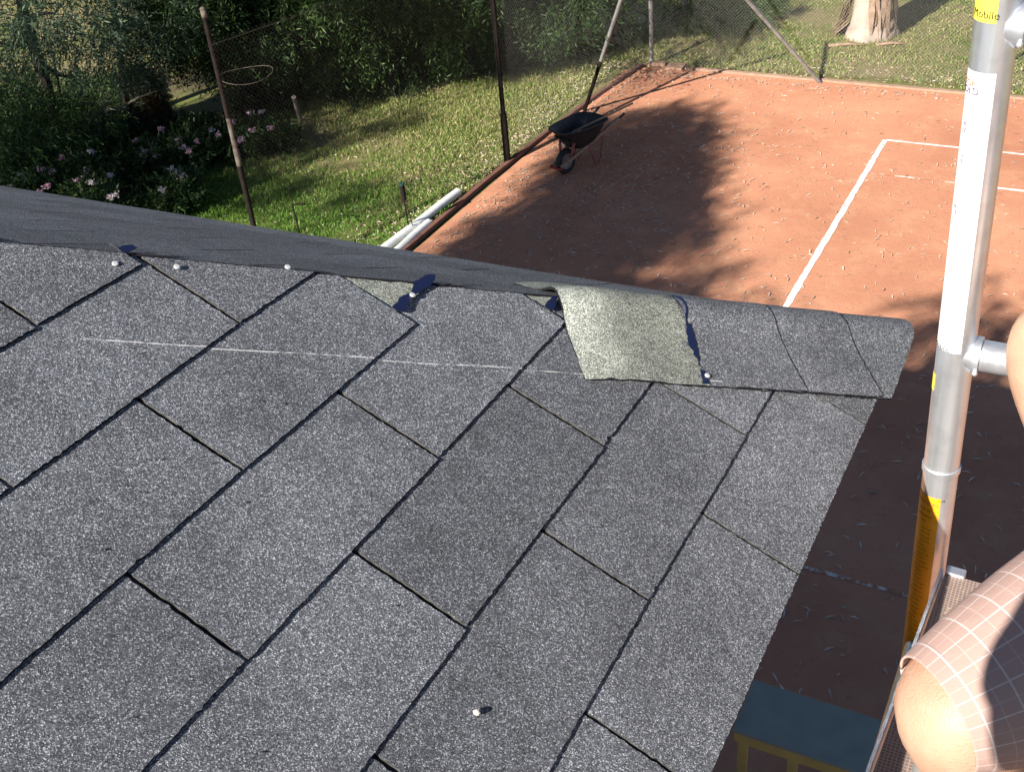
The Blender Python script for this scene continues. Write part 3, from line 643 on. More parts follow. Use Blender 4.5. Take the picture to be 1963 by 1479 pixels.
loft('shirt', [pel + np.array([0, 0, .06]), (pel + CH) / 2 + np.array([.01, 0, 0]), CH, NK - np.array([0, 0, .05])], [.155, .16, .17, .07], M['shirt'], wk, n=36, wob=.04, seed=6)
for s_a, e_a in ((SL, ELL), (SR, ELR)):
    loft('sleeve', [s_a - unit(e_a - s_a) * .05, s_a + (e_a - s_a) * .25, s_a + (e_a - s_a) * .5], [.07, .075, .072], M['shirt'], wk, n=28, wob=.05, seed=7)
mb = MB(); mb.ball(HEAD + np.array([.02, 0, .07]), (.098, .083, .098), 10); mb.build('hair', M['hair'], wk, smooth=True)
mb = MB(); mb.ball(HEAD + np.array([-.088, 0, .03]), (.018, .013, .020), 6); mb.build('nose', M['skin'], wk, smooth=True)
for sy in (-1, 1):
    mb = MB(); mb.ball(HEAD + np.array([-.075, sy * .03, .045]), (.010, .014, .009), 6); mb.build('eye', M['nailzinc'], wk, smooth=True)
    mb = MB(); mb.ball(HEAD + np.array([0, sy * .082, .035]), (.016, .01, .028), 6); mb.build('ear', M['skin'], wk, smooth=True)
# grey pad with black webbing just under the near knee
sd_ = unit(ANK - K1)
pad = loft('knee_pad', [K1 + np.array([.030, .022, -.095]), K1 + np.array([.032, .024, -.12]), K1 + np.array([.036, .022, -.17]), K1 + np.array([.05, .032, -.215])], [.056, .064, .064, .056], M['shoe'], wk, n=40, wob=.02, seed=3)
c_ = K1 + np.array([.030, .022, -.098]); mb = MB(); arc = [c_ + .0605 * np.array([math.cos(t), math.sin(t), 0]) for t in np.linspace(math.radians(-130), math.radians(30), 18)]
for a_, b_ in zip(arc[:-1], arc[1:]): mb.bar(a_, b_, .020, .003, up=unit((a_ + b_) / 2 - c_))
mb.build('pad_strap', M['strap'], pad)
for an, fdir in ((ANK, unit([-.17, -.05, 0])), (ANK2, unit([-.17, .03, 0]))):
    c_ = an + fdir * .05; sd = np.cross((0, 0, 1), fdir); mb = MB(); n = 28; vs = []
    for zz in (0, -.022):
        for k in range(n):
            t = 2 * math.pi * k / n; vs.append(np.array([c_[0], c_[1], DZ + .024 + zz]) + fdir * .135 * math.cos(t) + sd * (.050 + .006 * math.cos(t)) * math.sin(t))
    mb.add(vs, [tuple(range(n)), tuple(range(2 * n - 1, n - 1, -1))] + [(k, (k + 1) % n, n + (k + 1) % n, n + k) for k in range(n)]); sole = mb.build('sandal', M['shoe'], wk, bevel=.004)
    for q, hgt in ((.045, .055), (-.03, .075)):
        mb = MB(); arc = [np.array([c_[0], c_[1], DZ + .02]) + fdir * q + sd * .050 * math.cos(t) + np.array([0, 0, hgt * math.sin(t)]) for t in np.linspace(0, math.pi, 14)]
        for a_, b_ in zip(arc[:-1], arc[1:]): mb.bar(a_, b_, .022, .003, up=unit((a_ + b_) / 2 - np.array([c_[0], c_[1], DZ + .01]) - fdir * q))
        mb.build('strap', M['strap'], sole)

# unseen photographer behind the lens, added so the raised hand shades the thigh
HA = at(2012, 1235, 7.405) + SUN * .86
ph = empty('person', (.2, -.6, DZ), 'unseen person in a dark jacket added behind the lens, raised hand shading the thigh', 'person')
V3 = lambda *a_: np.array(a_, float)
J = {'pel': (V3(.22, -.68, 7.30), .12), 'sp': (V3(.20, -.66, 7.52), .12), 'ch': (V3(.16, -.60, 7.78), .14), 'nk': (V3(.13, -.56, 7.98), .055), 'h0': (V3(.12, -.53, 8.08), .07), 'h1': (V3(.12, -.52, 8.16), .08), 'h2': (V3(.12, -.53, 8.23), .055),
     'hl': (V3(.12, -.66, 7.24), .09), 'kl': (V3(.08, -.30, 6.92), .055), 'al': (V3(.10, -.72, 6.90), .038), 'tl': (V3(.11, -.88, 6.875), .025), 'hr': (V3(.32, -.68, 7.24), .09), 'kr': (V3(.33, -.32, 6.92), .055), 'ar': (V3(.33, -.74, 6.90), .038), 'tr': (V3(.33, -.90, 6.875), .025),
     'sl': (V3(-.02, -.58, 7.90), .062), 'el': (HA + SUN * .10 + V3(.05, -.20, -.10), .045), 'wl': (HA + SUN * .08, .036), 'sr': (V3(.33, -.58, 7.90), .062), 'er': (V3(.38, -.36, 7.72), .043), 'wr': (V3(.20, -.24, 7.90), .028)}
E_ = [('pel', 'sp'), ('sp', 'ch'), ('ch', 'nk'), ('nk', 'h0'), ('h0', 'h1'), ('h1', 'h2'), ('pel', 'hl'), ('hl', 'kl'), ('kl', 'al'), ('al', 'tl'), ('pel', 'hr'), ('hr', 'kr'), ('kr', 'ar'), ('ar', 'tr'), ('ch', 'sl'), ('sl', 'el'), ('el', 'wl'), ('ch', 'sr'), ('sr', 'er'), ('er', 'wr')]
J['hb'] = (HA + SUN * .02, .046); E_.append(('wl', 'hb')); fingers(J, E_, 'wl', HA + SUN * .06, -SUN, (.25, .45, .86)); fingers(J, E_, 'wr', V3(.20, -.24, 7.90), (-.5, .6, .4), (.8, .5, 0))
skin_body(J, E_, 'pel', ph)
M['jacket'] = noisy('dark_jacket', (.03, .03, .035), (.05, .05, .06), 8, .9)
loft('jacket', [J['pel'][0], J['sp'][0], J['ch'][0], J['nk'][0] - V3(0, 0, .04)], [.16, .155, .17, .07], M['jacket'], ph, n=32, wob=.03, seed=9)
for a_, b_, c_ in (('sl', 'el', 'wl'), ('sr', 'er', 'wr')): loft('sleeve', [J[a_][0], J[b_][0], J[c_][0]], [.078, .056, .040], M['jacket'], ph, n=24, wob=.04, seed=3)
for a_, b_ in (('hl', 'kl'), ('hr', 'kr')): loft('trouser_leg', [J[a_][0], J[b_][0], J['a' + a_[1]][0]], [.11, .075, .055], M['strap'], ph, n=24, wob=.03, seed=5)
mb = MB(); mb.ball(J['h1'][0] + V3(.01, -.03, .02), (.085, .09, .09), 10); mb.build('hair', M['hair'], ph, smooth=True)

# ------------------------------------------------------------------ fences
def chain(mb, a, b, z0, z1, pitch=.05, r=.0014):
    """two families of crossing diagonal wires between posts a and b"""
    a = np.array([a[0], a[1], 0.]); b = np.array([b[0], b[1], 0.]); d = unit(b - a); L = np.linalg.norm(b - a); H = z1 - z0; st = pitch * math.sqrt(2) * 1.0
    nrm = np.array([-d[1], d[0], 0.]); p = lambda t, z: a + d * t + np.array([0, 0, z0 + z])
    def rod(A, B, off):
        e = unit(B - A); s1 = np.cross(e, nrm); vs = []
        for Q in (A, B):
            for k in range(3): t = 2 * math.pi * k / 3; vs.append(Q + nrm * (off + r * math.cos(t)) + s1 * r * math.sin(t))
        mb.add(vs, [(0, 1, 4, 3), (1, 2, 5, 4), (2, 0, 3, 5)])
    t = -H
    while t < L:
        # rising
        ta, tb_ = max(0., t), min(L, t + H)
        if tb_ > ta: rod(p(ta, ta - t), p(tb_, tb_ - t), r * .7); rod(p(ta, H - (ta - t)), p(tb_, H - (tb_ - t)), -r * .7)
        t += st
P1 = np.array([-10.9, 11.35, 0]); P2 = np.array([-9.45, 16.53, 0]); P3 = np.array([-8.85, 22.0, 0]); P4 = np.array([-2.5, 22.15, 0]); P5 = np.array([3.8, 22.1, 0])
G_F = 'fence posts round the court'
def post(name, base, top, r, mats, label, cap=False, lower=None, group=G_F):
    o = empty(name, tuple(base), label, 'fence post', group); mb = MB(); base = np.array(base, float); top = np.array(top, float)
    if lower:
        q = base + (top - base) * lower[0]; mb.tube([q, top], r, 14); smooth_by_angle(mb.build('shaft', mats[0], o)); mb = MB(); mb.tube([base - np.array([0, 0, .1]), q], lower[1], 14); smooth_by_angle(mb.build('sleeve', mats[1], o))
    else: mb.tube([base - np.array([0, 0, .1]), top], r, 14); smooth_by_angle(mb.build('shaft', mats[0], o))
    if cap: mb = MB(); mb.ball(top + np.array([0, 0, .01]), (r * 1.2, r * 1.2, r * .9), 7); mb.tube([top - np.array([0, 0, .10]), top], r * 1.15, 12); mb.build('cap', M['post_rust'], o, smooth=True)
    return o
pp = post('fence_post', P1, P1 + np.array([-.05, .05, 4.15]), .036, [M['post_dark'], M['post_dark']], 'leaning rusty capped fence post beside the flower bed', True, (.53, .040))
for q0, q1 in ((.47, .53), (.53, .64)):
    mb = MB(); dv = np.array([-.05, .05, 4.15]); mb.tube([P1 + dv * q0, P1 + dv * q1], .0412 if q0 < .53 else .0372, 14); smooth_by_angle(mb.build('bare_patch', M['post_rust'], pp))
post('fence_post', P2, P2 + np.array([0, 0, 3.9]), .042, [M['post_dark'], M['post_dark']], 'tall dark fence post left of the wheelbarrow', False, (.24, .062))
post('fence_post', P3, P3 + np.array([0, 0, 3.9]), .045, [M['galv']], 'mottled grey corner post at the far left court corner')
post('fence_post', P4, P4 + np.array([0, 0, 3.9]), .045, [M['post_dark'], M['post_dark']], 'black fence post partly hidden behind the scaffold upright', False, (.25, .055))
post('fence_post', P5, P5 + np.array([0, 0, 3.9]), .045, [M['post_dark']], 'dark fence post beyond the right picture edge')
sl0 = at(1118, 215, 0); sl1 = at(1190, 0, 2.4)
s0 = np.array([-9.42, 19.25, 0]); 
def stay(px0, py0, ptop, z, label, dark=None):
    b = at(px0, py0, 0); t = at(*ptop, z); t2 = b + (t - b) * 1.45; o = empty('stay_pole', tuple(b), label, 'stay pole', 'diagonal stay poles of the fence')
    mb = MB(); q = b + (t2 - b) * (dark or .5)
    mb.tube([q, t2], .036, 12); smooth_by_angle(mb.build('shaft', M['galv'], o)); mb = MB(); mb.tube([b - unit(t2 - b) * .1, q], .037, 12); smooth_by_angle(mb.build('lower_shaft', M['post_dark'] if dark and dark > .2 else M['galv'], o)); return o
stay(1120, 214, (1190, 0), 2.35, 'diagonal stay pole rising from the grass behind the wheelbarrow', .33)
stay(1573, 160, (1432, 0), 1.9, 'diagonal stay pole leaning up left from the far court edge', .1)
def fence(name, segs, z0, z1, label, lines=(.08, 1.9)):
    o = empty(name, (segs[0][0][0], segs[0][0][1], 0), label, 'wire fence'); mb = MB()
    for a_, b_ in segs:
        mb = MB(); chain(mb, a_, b_, z0, z1, r=.0010 if a_ is P1 else .0013); mb.build('mesh', M['oldwire' if a_ is P1 else 'wire'], o)
    mb = MB()
    for a_, b_ in segs:
        for z in lines: mb.tube([(a_[0], a_[1], z), (b_[0], b_[1], z)], .003, 5)
    mb.build('line_wire', M['darkwire'], o); return o
fence('chain_link_fence', [(P1, P2), (P2, P3)], .12, 3.75, 'grey chain link fence along the left side of the court', (.10, 1.9, 3.7))
fence('chain_link_fence', [(P3, P4), (P4, P5)], .12, 3.75, 'grey chain link fence along the far end of the court', (.10, 1.9, 3.7))
# wire hoop hanging on the leaning post
hc = at(472, 143, 2.85)
mb = MB(); mb.tube([hc + np.array([.40 * math.cos(t), .40 * math.sin(t), .02 * math.sin(2 * t)]) for t in np.linspace(0, 2 * math.pi, 33)], .004, 6)
hp = P1 + (np.array([-.05, .05, 4.15])) * .69; mb.tube([hp, hc + np.array([-.3, -.28, 0])], .008, 6)
tag(mb.build('wire_hoop', M['post_rust'], origin=hc, smooth=True), 'thin wire hoop fixed to the leaning rusty fence post', 'hoop')

# small things on the lawn
b = at(572, 432, 0); 
b = at(578, 462, 0); tpx = at(560, 392, .62)
mb = MB(); mb.tube([b, tpx, ], .014, 8); mb.tube([tpx, at(583, 391, .60)], .013, 8); mb.tube([at(578, 391, .62), at(585, 391, .62)], .022, 8)
tag(mb.build('water_pipe', M['post_dark'], origin=b, smooth=True), 'thin black water pipe with a bent top near the roof edge', 'pipe')
b = at(785, 446, 0); t = at(770, 355, .85); o = empty('garden_tap', tuple(b), 'black standpipe with a fat cylinder head beside the white pipes', 'tap')
mb = MB(); mb.tube([b, b + (t - b) * .8], .012, 8); smooth_by_angle(mb.build('riser', M['post_dark'], o)); mb = MB(); mb.tube([b + (t - b) * .70, t], .042, 14); smooth_by_angle(mb.build('head', M['post_dark'], o))
mb = MB(); mb.tube([t, t + np.array([0, 0, .03])], .047, 14); smooth_by_angle(mb.build('cap', mat('dark_green_plastic', (.02, .06, .05), .5), o)); mb = MB(); mb.tube([b + (t - b) * .5 + np.array([.05, 0, 0]), b + (t - b) * .15 + np.array([.07, .02, 0])], .008, 6); mb.build('hose_stub', M['post_dark'], o)
M['pvc'] = noisy('white_mesh_roll', (.84, .85, .84), (.66, .69, .68), 14, .5, 0, .004, 60)
def roll(p, q, r, label, seed):
    a_ = at(*p, r); b_ = at(*q, r); mb = MB(); mb.tube([a_ + (b_ - a_) * t + np.array([0, 0, .004 * math.sin(9 * t + seed)]) for t in np.linspace(0, 1, 12)], r, 16); o = mb.build('white_pipe', M['pvc'], origin=(a_ + b_) / 2); smooth_by_angle(o)
    n = 14; me = MB(); 
    return tag(o, label, 'pipe', 'white pipes lying on the grass')
roll((725, 486), (878, 368), .075, 'longer white pipe lying on the grass edge along the court', 1)
roll((748, 492), (822, 426), .066, 'shorter white pipe lying between the long pipe and the timber edging', 2)
roll((700, 492), (752, 462), .06, 'grey white pipe end half under the roof line', 3) if False else None
b = at(577, 232, 0); mb = MB(); mb.tube([b - np.array([0, 0, .05]), at(563, 186, .62)], [.05, .045], 10)
tag(smooth_by_angle(mb.build('wooden_stake', noisy('grey_timber', (.24, .20, .17), (.16, .13, .11), 20, .9), origin=b)), 'short grey wooden stake on the lawn before the dark shrubs', 'stake')
b = at(1312, 45, 0); mb = MB(); mb.tube([b, b + np.array([0, .02, .5])], [.05, .04], 9); mb.tube([b + np.array([0, .02, .45]), b + np.array([0, .02, .68])], .075, 9)
tag(smooth_by_angle(mb.build('pale_peg', noisy('pinkish_wood', (.5, .38, .34), (.4, .3, .26), 20, .9), origin=b)), 'short pale pinkish peg beyond the far fence', 'peg')

# ------------------------------------------------------------------ wheelbarrow
wb0 = at(1086, 331, .012); wend = at(1190, 216, .62); hd_ = unit(np.array([wend[0] - wb0[0], wend[1] - wb0[1], 0])); hs = np.array([hd_[1], -hd_[0], 0.])   # hs: to its right seen from the wheel
print('barrow', wb0, wend, np.linalg.norm(wend - wb0))
wbw = empty('wheelbarrow', tuple(wb0), 'old wheelbarrow with a black tray, wooden handles and red frame on the clay', 'wheelbarrow')
B = lambda f_, s_, z: wb0 + hd_ * f_ + hs * s_ + np.array([0, 0, z])
M['tray'] = noisy('black_tray', (.016, .016, .02), (.035, .03, .03), 9, .5); M['tyre'] = noisy('black_rubber', (.018, .02, .022), (.03, .03, .03), 30, .75); M['redsteel'] = noisy('red_painted_steel', (.38, .045, .03), (.22, .05, .035), 12, .5); M['pinksteel'] = noisy('faded_red_steel', (.33, .10, .09), (.24, .07, .06), 12, .55)
M['handle'] = noisy('weathered_hardwood', (.40, .29, .20), (.28, .19, .13), 18, .8, 0, .002, 60); M['rim'] = noisy('pale_rim', (.42, .40, .38), (.3, .25, .22), 20, .5, .3)
WR = .22
wh = empty('wheel', tuple(np.array(B(0, 0, WR)) - wloc(wbw)), None); wh.parent = wbw
def lathe(mb, c, axis, prof, n=32):
    ax = unit(axis); x = unit(np.cross(ax, (0, 0, 1))); y = np.cross(ax, x); vs = []
    for (r, h) in prof:
        for k in range(n): t = 2 * math.pi * k / n; vs.append(c + ax * h + r * (x * math.cos(t) + y * math.sin(t)))
    mb.add(vs, [(i * n + k, i * n + (k + 1) % n, (i + 1) * n + (k + 1) % n, (i + 1) * n + k) for i in range(len(prof) - 1) for k in range(n)])
wc = B(0, 0, WR)
mb = MB(); lathe(mb, wc, hs, [(WR - .075, -.04), (WR - .02, -.048), (WR, -.03), (WR, .03), (WR - .02, .048), (WR - .075, .04), (WR - .075, -.04)]); mb.build('tyre', M['tyre'], wh, smooth=True)
mb = MB(); lathe(mb, wc, hs, [(.02, .045), (.04, .02), (.10, .012), (WR - .075, .036), (WR - .075, -.036), (.10, -.012), (.04, -.02), (.02, -.045)]); mb.build('rim', M['rim'], wh, smooth=True)
# tray
fr = [(-.06, .22), (.0, .30), (.35, .345), (.80, .33), (.93, .26)]
def ring(scale, z, f0, f1, w0, w1, n=40, tilt=0.):
    out = []
    for k in range(n):
        t = 2 * math.pi * k / n; c_, s_ = math.cos(t), math.sin(t); e = .55; cf = math.copysign(abs(c_) ** e, c_); sf = math.copysign(abs(s_) ** e, s_)
        f_ = (f0 + f1) / 2 + (f1 - f0) / 2 * cf; wd = (w0 + (w1 - w0) * (f_ - f0) / (f1 - f0)) * sf; out.append(B(f_, wd, z + tilt * (f_ - (f0 + f1) / 2)))
    return out
n = 40
levels = [ring(1, .79, -.20, .88, .29, .38, tilt=-.03), ring(1, .785, -.17, .85, .27, .36, tilt=-.03), ring(1, .60, -.02, .74, .23, .29), ring(1, .43, .12, .60, .18, .22), ring(1, .40, .18, .54, .12, .16)]
mb = MB(); vs = [p for L_ in levels for p in L_]; fs = [(i * n + k, i * n + (k + 1) % n, (i + 1) * n + (k + 1) % n, (i + 1) * n + k) for i in range(4) for k in range(n)] + [tuple(4 * n + k for k in range(n))]
mb.add(vs, fs); o = mb.build('tray', M['tray'], wbw, smooth=True); sm_ = o.modifiers.new('solid', 'SOLIDIFY'); sm_.thickness = .008; sm_.offset = 0
mb = MB(); mb.tube(levels[0] + [levels[0][0]], .013, 8, cap=False); mb.build('rolled_rim', M['tray'], o, smooth=True)
for s_ in (-1, 1):
    p0 = B(-.22, s_ * .10, .20); p1 = B(1.22, s_ * .29, .72); d = p1 - p0
    mb = MB(); mb.bar(p0, p0 + d * .93, .055, .055); hdl = mb.build('handle', M['handle'], wbw, bevel=.008)
    mb = MB(); mb.tube([p0 + d * .93, p1 + d * .02], .021, 12); smooth_by_angle(mb.build('grip', M['tray'], hdl))
    mb = MB(); mb.tube([B(.0, s_ * .12, .27), B(.07, s_ * .17, .60)], [.024, .024], 8); mb.build('stay', M['pinksteel'], wbw, smooth=True)
    mb = MB(); mb.tube([B(.40, s_ * .20, .43), B(.50, s_ * .21, .12), B(.54, s_ * .215, .035), B(.60, s_ * .22, .035), B(.66, s_ * .23, .12), B(.72, s_ * .235, .50)], .017, 8); mb.build('leg', M['pinksteel'], wbw, smooth=True)
mb = MB(); mb.tube([B(-.20, -.13, .19), B(-.27, -.11, .18), B(-.27, .11, .18), B(-.20, .13, .19)], .02, 8); mb.bar(B(-.27, -.13, .18), B(-.27, .13, .18), .05, .03); mb.build('nose_guard', M['redsteel'], wbw)
# rake resting in the tray
M['greenplastic'] = noisy('green_plastic', (.012, .09, .075), (.01, .06, .05), 8, .45)
rk = empty('garden_rake', tuple(B(.3, 0, .6)), 'green fan rake with a wooden handle lying in the wheelbarrow tray', 'rake')
h0 = B(.22, -.02, .66); h1 = at(1213, 198, .95)
mb = MB(); mb.tube([h0, h1], .019, 8); mb.build('rake_handle', noisy('pale_wood', (.42, .28, .16), (.34, .22, .13), 20, .7), rk, smooth=True)
mb = MB(); hdn = unit(h1 - h0)
for k in range(15):
    t = (k - 7) / 7 * .62; dd = -hd_ * math.cos(t) + hs * math.sin(t); e = h0 + dd * .42 + np.array([0, 0, -.02]); mb.bar(h0, e, .010, .004); mb.bar(e, e + dd * .02 - np.array([0, 0, .03]), .010, .004)
vs = [h0 + np.array([0, 0, .012])] + [h0 + (-hd_ * math.cos(t) + hs * math.sin(t)) * .33 + np.array([0, 0, -.002]) for t in np.linspace(-.62, .62, 14)]
mb.add(vs, [(0, i, i + 1) for i in range(1, 14)]); mb.build('rake_head', M['greenplastic'], rk)

# ------------------------------------------------------------------ vegetation
def quads(centers, axes, lens, wids, name, m_, parent=None, origin=(0, 0, 0), bend=.15, normals=None, link_it=True):
    """many small pointed leaves; each an island of 4 verts (kite)"""
    n = len(centers); axes = axes / np.linalg.norm(axes, axis=1, keepdims=True)
    rnv = RNG.normal(size=(n, 3)) if normals is None else normals; side = np.cross(axes, rnv); side /= np.linalg.norm(side, axis=1, keepdims=True) + 1e-9
    nn = np.cross(side, axes); L_ = np.asarray(lens)[:, None] * np.ones((n, 1)); W_ = np.asarray(wids)[:, None] * np.ones((n, 1))
    a_ = centers; b_ = centers + axes * L_ * .45 + side * W_ * .5 + nn * L_ * bend * .5; c_ = centers + axes * L_ ; d_ = centers + axes * L_ * .45 - side * W_ * .5 + nn * L_ * bend * .5
    V = np.stack([a_, b_, c_, d_], 1).reshape(-1, 3) - np.array(origin); me = bpy.data.meshes.new(name); me.vertices.add(4 * n); me.vertices.foreach_set('co', V.ravel())
    me.loops.add(4 * n); me.loops.foreach_set('vertex_index', np.arange(4 * n)); me.polygons.add(n); me.polygons.foreach_set('loop_start', np.arange(n) * 4); me.polygons.foreach_set('loop_total', np.full(n, 4))
    me.materials.append(m_); me.update(calc_edges=True); me.validate(); o = bpy.data.objects.new(name, me)
    if link_it: link(o, parent)
    return o
def rand_unit(n): v = RNG.normal(size=(n, 3)); return v / np.linalg.norm(v, axis=1, keepdims=True)
def sprigs(clumps, n, per=9, ln=.28, leaf=(.10, .016), droop=.6, shell=.55, clus=.22):
    """clumps: (center, (rx,ry,rz)); returns arrays for quads: feathery sprigs hanging from the clump surfaces"""
    cl = np.array([c for c, r in clumps]); rr = np.array([r if hasattr(r, '__len__') else (r, r, r) for c, r in clumps]); vol = (rr.prod(1)) ** (2 / 3); idx = RNG.choice(len(clumps), n, p=vol / vol.sum())
    K_ = 26; dirs = rand_unit(K_ * len(clumps)).reshape(len(clumps), K_, 3); wts = RNG.random((len(clumps), K_)) ** 1.5; pick = np.minimum((RNG.random(n) ** 1.3 * K_).astype(int), K_ - 1)
    u = dirs[idx, pick] + RNG.normal(size=(n, 3)) * clus; u /= np.linalg.norm(u, axis=1, keepdims=True); rad = shell + (1 - shell) * RNG.random((n, 1)) ** .6 * (1 + .15 * RNG.normal(size=(n, 1))); st = cl[idx] + rr[idx] * u * rad
    ax = u * .8 + RNG.normal(size=(n, 3)) * .45 + np.array([0, 0, -droop]); ax /= np.linalg.norm(ax, axis=1, keepdims=True)
    l_ = ln * (.6 + .8 * RNG.random(n)); t = np.linspace(.08, 1, per); cent = (st[:, None] + ax[:, None] * (l_[:, None, None] * t[None, :, None]) + np.array([0, 0, -1.]) * (t[None, :, None] ** 2 * l_[:, None, None] * .25)).reshape(-1, 3)
    sd = np.cross(ax, RNG.normal(size=(n, 3))); sd /= np.linalg.norm(sd, axis=1, keepdims=True); sg = np.where(np.arange(per) % 2, 1, -1); la = (ax[:, None] * .75 + sd[:, None] * sg[None, :, None] * .8 + RNG.normal(size=(n, per, 3)) * .18).reshape(-1, 3)
    m_ = n * per; return cent, la, leaf[0] * (.6 + .7 * RNG.random(m_)), leaf[1] * (.7 + .6 * RNG.random(m_))
def limb(mb, a_, b_, r0, r1, bendv=.12, n=6, sides=7):
    a_ = np.array(a_, float); b_ = np.array(b_, float); L = np.linalg.norm(b_ - a_); off = RNG.normal(size=3) * L * bendv; pts = [a_ + (b_ - a_) * t + off * math.sin(math.pi * t) for t in np.linspace(0, 1, n)]
    mb.tube(pts, list(np.linspace(r0, r1, n)), sides)
def plant(kind, base, clumps, label, cat, group, leafm, n, ln=.28, leaf=(.10, .018), droop=.6, trunk=.08, shell=.5, per=9, stemmb=None, barkm='bark', crown='crown'):
    base = np.array(base, float); o = empty(kind, tuple(base), label, cat, group); mb = MB(); cs = [np.array(c) for c, r in clumps]; top = np.mean(cs, axis=0)
    fork = base + (top - base) * .55; limb(mb, base - np.array([0, 0, .1]), fork, trunk, trunk * .7, .05)
    for c in cs:
        limb(mb, fork + (base - fork) * random.uniform(0, .5), c, trunk * .5, trunk * .12, .12)
        for _ in range(3): limb(mb, c + RNG.normal(size=3) * .1, c + rand_unit(1)[0] * .7 * np.array([1, 1, .6]), trunk * .14, trunk * .04, .15, 4, 5)
    if stemmb is not None: mb.add(stemmb.v, stemmb.f)
    mb.build('trunk', M[barkm], o, smooth=True)
    q = quads(*sprigs(clumps, n, per, ln, leaf, droop, shell), crown, M[leafm], o, origin=base); return o
g = lambda px, py, z=0.: at(px, py, z)
# shrub wall behind the lawn : (base pixel, clump pixels with height, radii)
def cl(px, py, z, r): return (at(px - (22 if 480 < px < 990 else 0), py - (26 if 480 < px < 990 else 0), z), r)
GB = 'dense shrubs beyond the left fence'
# ---- visible background shrubs
def above(px, py, base):
    r = RC @ np.array([px - CX, py - CY, F]); h_ = r[:2]; t = ((base - CAM)[:2] @ h_) / (h_ @ h_); return CAM + r * t
def stem(px, r, extra=()):
    base = at(*px[0], 0); base_ = base - np.array([0, 0, .1]); pts = [base_] + [above(*p, base) for p in px[1:]]; mb = MB(); mb.tube(pts, list(np.linspace(r, r * .6, len(pts))), 9)
    for e in extra: q = above(*e[0], base); q2 = above(*e[1], base) + np.array([random.uniform(-.5, .5), random.uniform(-.5, .5), 0]); limb(mb, q, q2, r * .4, r * .12, .12)
    return mb

plant('acacia_tree', g(905, 150), [cl(900, 60, 1.2, (1.1, 1.1, 1.0)), cl(940, 0, 1.6, (.9, .9, .9)), cl(850, 20, 1.8, (1.2, 1.2, 1.)), cl(880, 110, .6, (.9, .9, .6)), cl(930, -60, 2.4, (1.3, 1.3, 1.1)), cl(820, -60, 2.8, (1.3, 1.3, 1.2))], 'bright fringed acacia just left of the tall dark fence post', 'tree', GB, 'leaf_mid', 3300, .40, (.13, .026))
plant('acacia_tree', g(760, 185), [cl(760, 70, 1.2, (1.2, 1.2, 1.0)), cl(720, 130, .7, (1.1, 1.1, .7)), cl(800, 140, .55, (1., 1., .55)), cl(760, 0, 2., (1.3, 1.3, 1.2)), cl(700, 40, 1.6, (1.2, 1.2, 1.)), cl(740, -70, 3., (1.5, 1.5, 1.2))], 'dark leafy acacia with branches hanging to the grass, middle of the shrub row', 'tree', GB, 'leaf_dark', 4000, .40, (.13, .026))
plant('acacia_tree', g(640, 190), [cl(640, 120, .9, (1., 1., .8)), cl(690, 150, .5, (.7, .7, .5)), cl(620, 60, 1.5, (1.2, 1.2, 1.)), cl(680, 80, 1.5, (.9, .9, .9)), cl(590, 10, 2.2, (1.3, 1.3, 1.1)), cl(650, -40, 2.8, (1.4, 1.4, 1.2))], 'acacia with pale lit tips behind the short grey stake', 'tree', GB, 'leaf_mid', 3900, .40, (.13, .026))
plant('acacia_tree', g(510, 150), [cl(520, 110, .9, (1., 1., .8)), cl(560, 70, 1.4, (1.1, 1.1, 1.)), cl(480, 60, 1.6, (1.2, 1.2, 1.)), cl(530, 0, 2.3, (1.4, 1.4, 1.2)), cl(460, -10, 2.6, (1.4, 1.4, 1.2)), cl(560, 150, .4, (.8, .8, .4))], 'deep green acacia directly behind the wire hoop', 'tree', GB, 'leaf_dark', 4000, .40, (.13, .026))
plant('acacia_tree', g(400, 120), [cl(390, 40, 2.0, (1.1, 1.1, .9)), cl(420, 10, 2.1, (1.3, 1.3, 1.1)), cl(340, 20, 2.2, (1.2, 1.2, 1.)), cl(380, -50, 3., (1.4, 1.4, 1.2))], 'shadowy acacia above the sunlit gap in the undergrowth', 'tree', GB, 'leaf_dark', 3300, .40, (.13, .026))
plant('acacia_tree', g(255, 262), [cl(240, 110, 1.6, (.7, .7, .6)), cl(200, 180, 1.0, (.8, .8, .6)), cl(280, 70, 2.1, (.9, .9, .8)), cl(190, 90, 2.2, (.8, .8, .7)), cl(250, 10, 3.0, (1.1, 1.1, .9)), cl(150, 20, 3.0, (1.1, 1.1, .9))], 'loose blue green wattle with a thin dark trunk left of the rusty bush', 'tree', GB, 'leaf_blue', 1150, .30, (.13, .022), trunk=.02, stemmb=stem([(255, 262), (241, 190), (229, 100), (222, 30), (214, -30)], .085, [((235, 140), (310, 100)), ((229, 90), (160, 60)), ((240, 180), (290, 150))]))
plant('leaning_tree', g(110, 275), [cl(60, 60, 3.0, (.8, .8, .6)), cl(20, 10, 3.6, (1., 1., .8)), cl(110, 30, 3.3, (.9, .9, .7)), cl(20, 190, 1.4, (.6, .6, .5))], 'dark leaning tree trunk with drooping leaves at the far left', 'tree', GB, 'leaf_blue', 620, .30, (.13, .022), trunk=.02, stemmb=stem([(110, 275), (97, 200), (72, 110), (46, 30), (34, -30)], .15, [((75, 120), (150, 150)), ((60, 80), (0, 60)), ((90, 180), (30, 230)), ((50, 40), (130, 20))]))
